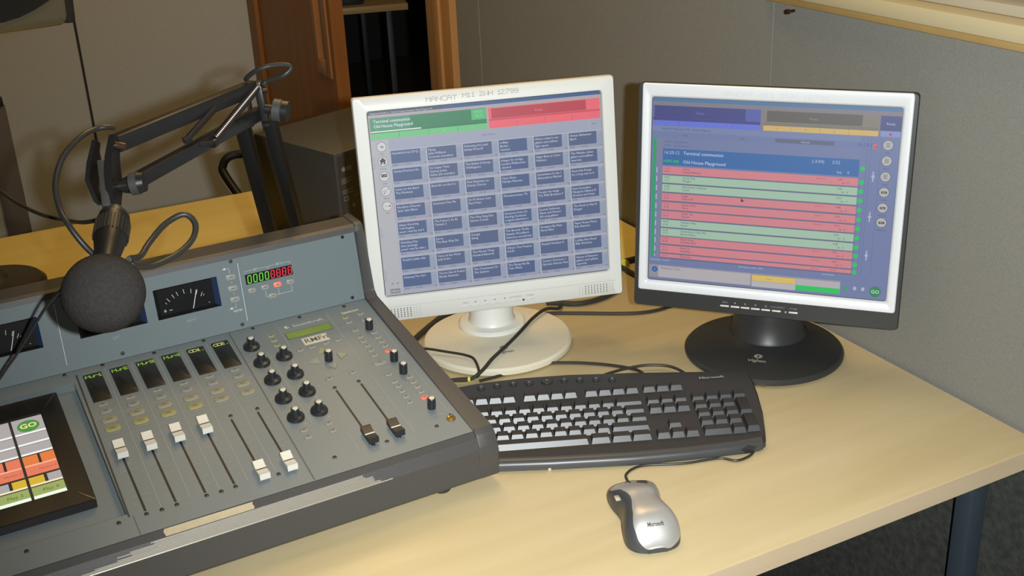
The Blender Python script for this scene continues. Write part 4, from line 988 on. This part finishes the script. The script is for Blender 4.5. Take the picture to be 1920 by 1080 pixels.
tag(MB().tube([(.0365, 1.2755, .002), (.0378, 1.2800, .004), (.0400, 1.2840, .002)], .0021, mat('crumb_white', (222, 210, 172), .6), 8, 4).build('plug'), 'tiny cream plastic scrap on the desk before the keyboard', 'scrap')
tag(MB().cyl((.3380, 1.4745, .0030), (.3500, 1.4670, .0030), .0016, mat('gold_metal', (190, 156, 84), .25, .9), .0010, 10).cyl((.3370, 1.4752, .0030), (.3395, 1.4738, .0030), .0028, mat('gold_metal', (0, 0, 0)), n=12).build('pin'),
    'small brass pin lying by the top right corner of the keyboard', 'pin')

# ================================================================== MICROPHONE AND ARM
arm = thing('microphone_boom', 'black jointed microphone boom arm rising behind the mixing console', 'boom arm', (-.309, 1.745, 0), 0)
A0 = Matrix.Translation((.309, -1.745, 0))
STEEL = METAL_BLACK; CHR = mat('spring_steel', (96, 88, 84), .34, .9); KNG = mat('knob_grey', (68, 69, 69), .5)
up = (0, 0, 1)
mb = MB(A0).cyl((-.330, 1.745, 0), (-.330, 1.745, .012), .055, STEEL, n=40).cyl((-.330, 1.745, .012), (-.330, 1.745, .035), .016, STEEL, n=24).build('base', arm)
BAR = mat('boom_black', (22, 23, 23), .45, spec=.3)
MB(A0).bar((-.3081, 1.5152, .4137), (-.309, 1.7330, .027), .027, .014, BAR, up=(1, 0, 0)).build('lower_bar', arm)
MB(A0).bar((-.3473, 1.5278, .405), (-.3560, 1.7440, .027), .020, .018, BAR, up=(1, 0, 0)).build('lower_bar', arm)
MB(A0).bar((-.4324, 1.2750, .4499), (-.3220, 1.5090, .4520), .0135, .0190, STEEL).build('upper_bar', arm)
MB(A0).bar((-.4228, 1.2562, .4059), (-.3180, 1.5150, .4170), .0125, .0165, STEEL).build('upper_bar', arm)
mb = MB(A0)
mb.bar((-.3160, 1.5130, .4585), (-.3110, 1.5135, .4000), .0100, .017, STEEL, up=(0, 1, 0)).bar((-.3330, 1.5180, .4560), (-.3300, 1.5190, .3990), .0030, .017, STEEL, up=(0, 1, 0)).build('elbow_plate', arm)
ek = MB(A0).cyl((-.3090, 1.5035, .4248), (-.2960, 1.5027, .4228), .0060, STEEL, n=16).build('elbow_bolt', arm)
def knurl(L): return [(.0135, 0), (.0146, .001), (.0146, L-.001), (.0135, L)]
mb = MB(A0).cyl((-.2985, 1.5030, .4232), (-.2870, 1.5020, .4212), .0145, KNG, n=40, prof=knurl); mb.cyl((-.2870, 1.5020, .4212), (-.2790, 1.5013, .4198), .0138, STEEL, n=32); mb.build('elbow_knob', arm, label='grey knurled elbow knob')
MB(A0).cyl((-.3110, 1.5128, .4464), (-.3050, 1.5124, .4455), .0028, CHR, n=12).build('elbow_screw', arm)
def spring(p0, p1, r, turns):
    p0, p1 = V(p0), V(p1); z = (p1-p0).normalized(); x = z.orthogonal().normalized(); y = z.cross(x)
    pts = [p0+(p1-p0)*(i/(turns*8))+x*r*math.cos(i*PI/4)+y*r*math.sin(i*PI/4) for i in range(turns*8+1)]
    return MB(A0).tube(pts, .0012, CHR, 6, 1)
spring((-.3759, 1.3635, .4279), (-.3542, 1.4263, .4475), .0032, 26).build('spring', arm, label='shiny coil spring')
spring((-.3542, 1.4014, .4147), (-.3160, 1.5080, .4520), .0042, 40).build('spring', arm, label='shiny coil spring')
MB(A0).cyl((-.3687, 1.3790, .4150), (-.3530, 1.4000, .4118), .0034, STEEL, n=12).cyl((-.3560, 1.3960, .4110), (-.3530, 1.4010, .4118), .0055, STEEL, n=12).build('spring_pin', arm)
MB(A0).cyl((-.3800, 1.3600, .4265), (-.3730, 1.3660, .4285), .0042, STEEL, n=12).build('spring_pin', arm)
# head clamp
def plate(pts, w, t):       # a shaped side plate following three points
    mb = MB(A0); P = [V(p) for p in pts]; sd = V((1, .05, .1)).normalized()
    vs = []; fs = []
    for p, wd in zip(P, w):
        up_ = (P[-1]-P[0]).normalized(); f_ = up_.cross(sd).normalized()
        for a, b in ((-1, -1), (1, -1), (1, 1), (-1, 1)): vs.append(p+sd*t/2*a+f_*wd/2*b)
    for i in range(len(P)-1):
        for k in range(4):
            a, b = i*4+k, i*4+(k+1) % 4; fs.append((a, b, b+4, a+4))
    fs += [(3, 2, 1, 0), [len(vs)-4+k for k in range(4)]]
    return mb.add(vs, fs, STEEL)
plate([(-.4496, 1.2657, .4560), (-.4530, 1.2500, .4330), (-.4530, 1.2380, .4160), (-.4440, 1.2210, .4000)], (.012, .022, .028, .014), .0050).build('clamp_plate', arm)
plate([(-.4327, 1.2773, .4580), (-.4335, 1.2600, .4360), (-.4320, 1.2480, .4160), (-.4290, 1.2270, .3980)], (.012, .026, .036, .024), .0080).build('clamp_plate', arm)
MB(A0).bar((-.4445, 1.2560, .4350), (-.4330, 1.2140, .3950), .0095, .014, mat('clamp_grey', (66, 65, 62), .5), .002).build('swivel_neck', arm, label='grey swivel neck')
mb = MB(A0).cyl((-.4300, 1.2467, .4095), (-.4120, 1.2476, .4112), .0052, STEEL, n=14).cyl((-.4140, 1.2475, .4110), (-.4050, 1.2480, .4121), .0125, KNG, n=40, prof=lambda L: [(.0118, 0), (.0125, .0008), (.0125, L)])
mb.cyl((-.4050, 1.2480, .4121), (-.3985, 1.2483, .4128), .0120, STEEL, .0105, 32); mb.build('clamp_knob', arm, label='grey knurled clamp knob')
MB(A0).cyl((-.4360, 1.2702, .4520), (-.4197, 1.2685, .4478), .0042, mat('bolt_bronze', (120, 96, 76), .3, .7), n=14).build('clamp_bolt', arm)
# microphone with a foam ball
FO = V((-.4150, 1.1084, .3405))
mic = thing('microphone', 'studio microphone with a dark grey foam ball hanging over the meters', 'microphone', FO+V((0, 0, -.0415)), 0)
MM = Matrix.Translation(-(FO+V((0, 0, -.0415))))
bm = bmesh.new(); bmesh.ops.create_icosphere(bm, subdivisions=6, radius=.0415)
for v in bm.verts:
    q = v.co.normalized(); v.co *= 1+.010*math.sin(q.x*3+1)*math.cos(q.y*4)+.006*random.uniform(-1, 1); v.co.z *= .965
mb = MB(MM @ Matrix.Translation(FO)); mb.frombm(bm, mat('foam_grey', (66, 64, 63), 1., noise=.14, nscale=260, bump=1., bscale=700, spec=.05)); mb.build('foam_windshield', mic)
p0, p1 = V((-.4150, 1.1330, .3660)), V((-.4215, 1.1960, .3890)); ax = (p1-p0).normalized()
MB(MM).cyl(p0-ax*.02, p1, .0125, mat('mic_black', (30, 30, 30), .4), n=32, prof=lambda L: [(.0115, 0), (.0125, .025), (.0150, .042), (.0172, .056), (.0176, L-.006), (.0165, L)]).build('body', mic)
mb = MB(MM)
for k in range(26):
    a = 2*PI*k/26; M = Matrix.Translation(p0+ax*.032) @ ax.to_track_quat('Z', 'Y').to_matrix().to_4x4() @ Matrix.Rotation(a, 4, 'Z')
    mb.box((.0160, -.0010, .004), (.0186, .0010, .026), RUBBER, M=M)
mb.build('grip_ring', mic, label='ribbed black grip')
MB(MM).cyl(p1-ax*.004, p1+ax*.006, .0158, mat('ring_grey', (70, 70, 70), .35, .5), n=32, prof=lambda L: [(.0150, 0), (.0160, .002), (.0160, L-.002), (.0120, L)]).cyl(p1+ax*.006, p1+ax*.016, .0085, _M['clamp_grey'], n=20).build('collar', mic, label='grey metal collar')
# cables of the microphone
MCAB = mat('mic_cable', (50, 50, 49), .4)
elb = [(-.3040, 1.4830, .4590), (-.2991, 1.4865, .4642), (-.2767, 1.4802, .4718), (-.2661, 1.4838, .4800), (-.2713, 1.4854, .4839), (-.2895, 1.4855, .4841), (-.3065, 1.4840, .4805), (-.3206, 1.4901, .4720), (-.3273, 1.4961, .4655)]
tag(MB().tube(elb, .0031, MCAB, 12, 8).build('microphone_cable'), 'short loop of grey-black cable at the far elbow of the boom arm', 'cable')
hd = [(-.4330, 1.2830, .4665), (-.4400, 1.2760, .4690), (-.4500, 1.2690, .4690), (-.4603, 1.2492, .4659), (-.4723, 1.2218, .4526), (-.4739, 1.1915, .4327), (-.4668, 1.1715, .4115), (-.4560, 1.1580, .3990), (-.4460, 1.1530, .3840), (-.4370, 1.1530, .3700), (-.4270, 1.1570, .3560), (-.4130, 1.1620, .3500)]
tag(MB().tube(hd, .0031, MCAB, 12, 8).build('microphone_cable'), 'grey-black cable bowing left of the microphone from clamp to body', 'cable')
loop = [(-.3960, 1.1450, .3620), (-.3970, 1.1560, .3590), (-.3930, 1.1750, .3540), (-.3905, 1.2030, .3581), (-.3780, 1.2296, .3693), (-.3597, 1.2429, .3749), (-.3478, 1.2385, .3646), (-.3495, 1.2221, .3519), (-.3622, 1.1973, .3447), (-.3796, 1.1700, .3440), (-.3910, 1.1500, .3520), (-.3950, 1.1480, .3570)]
tag(MB().tube(loop, .0034, _M['mic_cable'], 12, 8).build('microphone_cable'), 'loop of thick grey-black cable right of the foam ball', 'cable')
cable([(-.9300, 1.9350, .4300), (-.8700, 1.7200, .4250), (-.75, 1.52, .395), (-.6638, 1.4443, .3626), (-.6355, 1.4200, .3565), (-.6046, 1.3941, .3470), (-.5637, 1.3596, .3426), (-.5206, 1.3278, .3445), (-.4700, 1.2400, .3720), (-.4430, 1.2150, .3830)], .0024, 'thin black cable coming in from the left to the microphone collar')
cable([(-.4500, 1.1300, .3510), (-.4673, 1.1391, .3359), (-.5143, 1.1955, .2898), (-.5612, 1.2373, .2350), (-.5937, 1.2538, .1973), (-.6406, 1.2638, .1500), (-.7000, 1.2550, .1340), (-.7600, 1.2400, .1295)], .0017, 'thin dark wire dropping left from the foam ball across the console meters')

# ================================================================== SPEAKER on the back desk
F = V((-.308, 2.044, 0)); ang = math.atan2(.719, .695)
spk = thing('speaker', 'black box speaker on the back desk, between the microphone arm and the white monitor', 'speaker', F, ang)
# local x runs along the rear panel, y to the front baffle
SPB = mat('speaker_black', (52, 52, 50), .6, noise=.08, nscale=120); 
mb = MB(); mb.box((0, 0, .004), (.30, .245, .20), SPB, .004); mb.build('cabinet', spk)
SPT = mat('speaker_print', (120, 118, 112), .6)
RP = Matrix(((1, 0, 0, 0), (0, 0, -1, 0), (0, 1, 0, 0), (0, 0, 0, 1)))
mb = MB(RP); mb.rect(.006, .010, .294, .194, .0004, mat('speaker_rear', (50, 49, 47), .5))
mb.disc(.018, .168, .0045, .0008, SPT, 18); 
for i in range(3): mb.rect(.025+i*.004, .1635, .0275+i*.004, .1725, .0008, SPT)
for i in range(4): mb.rect(.010, .150-i*.003, .035-(i % 2)*.006, .1512-i*.003, .0008, SPT)
for i in range(3): mb.rect(.010, .128-i*.003, .036-(i % 2)*.009, .1290-i*.003, .0008, SPT)
mb.text('CE', .011, .108, .0085, SPT, z=.0008); mb.text('2010', .036, .112, .004, SPT, z=.0008)
mb.disc(.016, .082, .0022, .0008, SPT, 12); mb.disc(.034, .096, .003, .0008, SPT, 12)
mb.build('rear_panel', spk, label='rear panel with small pale lettering')
mb = MB(Matrix.Translation((0, .2455, 0)) @ Matrix(((-1, 0, 0, .30), (0, 0, 1, 0), (0, 1, 0, 0), (0, 0, 0, 1)))); mb.disc(.10, .10, .07, .0008, RUBBER, 40); mb.disc(.23, .10, .03, .0008, RUBBER, 32); mb.build('driver_cones', spk)
mb = MB()
for x, y in ((.03, .03), (.27, .03), (.03, .215), (.27, .215)): mb.cyl((x, y, 0), (x, y, .005), .010, RUBBER, n=16)
mb.build('rubber_feet', spk)

# ================================================================== CHAIR behind the back desk
ch = thing('chair', 'black tubular armchair behind the back desk, only its arm visible', 'chair', (-.46, 3.06, -Z0), math.radians(18))
TB = mat('chair_tube', (42, 42, 41), .4)
cw = Matrix.Rotation(-math.radians(18), 4, 'Z') @ Matrix.Translation((.46, -3.06, Z0))
MB(cw).tube([(-.6000, 3.1150, -.0980), (-.6906, 3.0981, -.0950), (-.7341, 3.0972, -.0962), (-.7562, 3.0936, -.1046), (-.7672, 3.0864, -.1214), (-.7653, 3.0778, -.1415), (-.7223, 3.0503, -.2058), (-.655, 3.01, -.30)], .0115, TB, 12).build('arm', ch)
MB().box((-.22, -.20, .40), (.22, .22, .45), mat('chair_fabric', (48, 48, 52), .9), .02).build('seat', ch)
MB().box((-.20, .20, .47), (.20, .235, .63), mat('chair_fabric', (0, 0, 0)), .015).build('backrest', ch)
lg = MB().box((-.21, -.19, 0), (-.185, -.165, .40), TB, .004).build('leg', ch)
for dx, dy_ in ((.395, 0), (0, .375), (.395, .375)): copy_part(lg, (dx, dy_, 0))
MB().tube([(.21, .16, .40), (.235, .10, .58), (.235, -.1, .60), (.21, -.16, .40)], .0115, TB, 12).build('arm', ch)

# ================================================================== SCREEN ON A STAND at the top left
mon = thing('monitor', 'silver and black rounded monitor on a pole stand, cut off at the top left corner', 'monitor', (-.965, 2.000, 0), 0)
MO = Matrix.Translation((.965, -2.000, 0))
MB(MO).lathe([(.084, 0), (.092, .004), (.092, .012), (.084, .020), (.03, .028), (.026, .034)], mat('stand_brown_black', (48, 44, 38), .4), 56, Matrix.Translation((-.926, 1.956, 0))).build('base', mon)
MB(MO).bar((-.9420, 1.956, .02), (-.9420, 1.956, .55), .026, .026, PLAST_BLACK).box((-.960, 1.94, .07), (-.926, 1.975, .115), PLAST_BLACK, .004).build('pole', mon)
pr_, pl_ = V((-.6240, 1.7700, .4985)), V((-.6790, 1.6143, .5150))
dx = (pr_-pl_).normalized(); nx_ = V((dx.y, -dx.x, 0)).normalized()      # towards the camera side
upv = dx.cross(-nx_).normalized()
if upv.z < 0: upv = -upv
BX = Matrix(((dx.x, nx_.x, upv.x, pr_.x), (dx.y, nx_.y, upv.y, pr_.y), (dx.z, nx_.z, upv.z, pr_.z), (0, 0, 0, 1)))
SG = mat('silver_grey', (128, 124, 106), .4, .2)
MB(MO @ BX).box((-.48, -.06, 0), (-.012, 0, .32), SG, .014, seg=4).build('housing', mon)
poly = [(-.0285, .0560)] + [(-.0285-.44*t, .050-.034*math.sin(PI/2*min(1, t*3.2))) for t in [i/14 for i in range(1, 15)]] + [(-.46, .30), (-.03, .30)]
mb = MB(MO @ BX @ Matrix(((1, 0, 0, 0), (0, 0, 1, 0), (0, 1, 0, 0), (0, 0, 0, 1)))); mb.prism(poly, -.006, .004, mat('gloss_dark', (36, 38, 38), .15)); mb.build('front_panel', mon, label='glossy black curved front')
MB(MO @ BX).box((-.013, -.05, .002), (.004, -.004, .30), RUBBER, .003).box((.003, -.04, .018), (.010, -.02, .045), RUBBER, .002).build('end_cap', mon, label='black end cap')

# ================================================================== LIGHTS AND CAMERA
LA, LB, LC, FLASH = 8.5, 10, 1.2, 130
def ceiling_light(x, y, s, w, h, label):
    c = V((x, y, CE))
    o = thing('ceiling_light', label, 'ceiling light', c, TH, 'ceiling light panels')
    MB().box((-w/2-.02, -h/2-.02, -.03), (w/2+.02, h/2+.02, -.001), mat('lamp_frame', (220, 220, 216), .5), .004).build('frame', o)
    MB().rect(w/2, -h/2, -w/2, h/2, -.032, mat('lamp_diffuser_%g' % s, (235, 232, 222), .6, 0, s, (255, 214, 146))).build('diffuser', o)
ceiling_light(.02, 1.98, LA, .6, .6, 'warm lit ceiling panel above the two monitors, out of view')
ceiling_light(-.45, 2.85, LB, .6, .6, 'warm lit ceiling panel above the back desk, out of view')
q_ = RM @ V((1.3, 5.4, 0)); ceiling_light(q_.x, q_.y, LC, .6, .6, 'dim warm panel added to lighten the next room, out of view')  # unseen panel added to brighten the dark room beyond the doorway
CP = V((0, 0, .8004+Z0)); pt, rl = .4049, -.0465
fw = V((0, math.cos(pt), -math.sin(pt))); u0 = V((0, math.sin(pt), math.cos(pt))); x0 = V((1, 0, 0))
xr = x0*math.cos(rl)+u0*math.sin(rl); ur = -x0*math.sin(rl)+u0*math.cos(rl)
cam = bpy.data.cameras.new('camera'); co = bpy.data.objects.new('camera', cam); COL.objects.link(co)
cam.sensor_width = 36; cam.lens = 36*2213.7/1920; cam.clip_start = .01
co.matrix_world = Matrix(((xr.x, ur.x, -fw.x, CP.x), (xr.y, ur.y, -fw.y, CP.y), (xr.z, ur.z, -fw.z, CP.z), (0, 0, 0, 1)))
SC.camera = co
fl = bpy.data.lights.new('camera_flash', 'SPOT'); fl.spot_size = math.radians(86); fl.spot_blend = 1.; fl.energy = FLASH; fl.color = (.96, .99, 1); fl.shadow_soft_size = .012
fo = bpy.data.objects.new('camera_flash', fl); COL.objects.link(fo); fo.matrix_world = Matrix.Translation(xr*.085+ur*.010) @ co.matrix_world @ Matrix.Rotation(math.radians(-6), 4, 'Y')
w = bpy.data.worlds.new('world'); SC.world = w; w.use_nodes = True
w.node_tree.nodes['Background'].inputs['Color'].default_value = (.02, .02, .02, 1)
SC.view_settings.view_transform = 'Standard'; SC.view_settings.look = 'None'; SC.view_settings.exposure = 0; SC.view_settings.gamma = 1
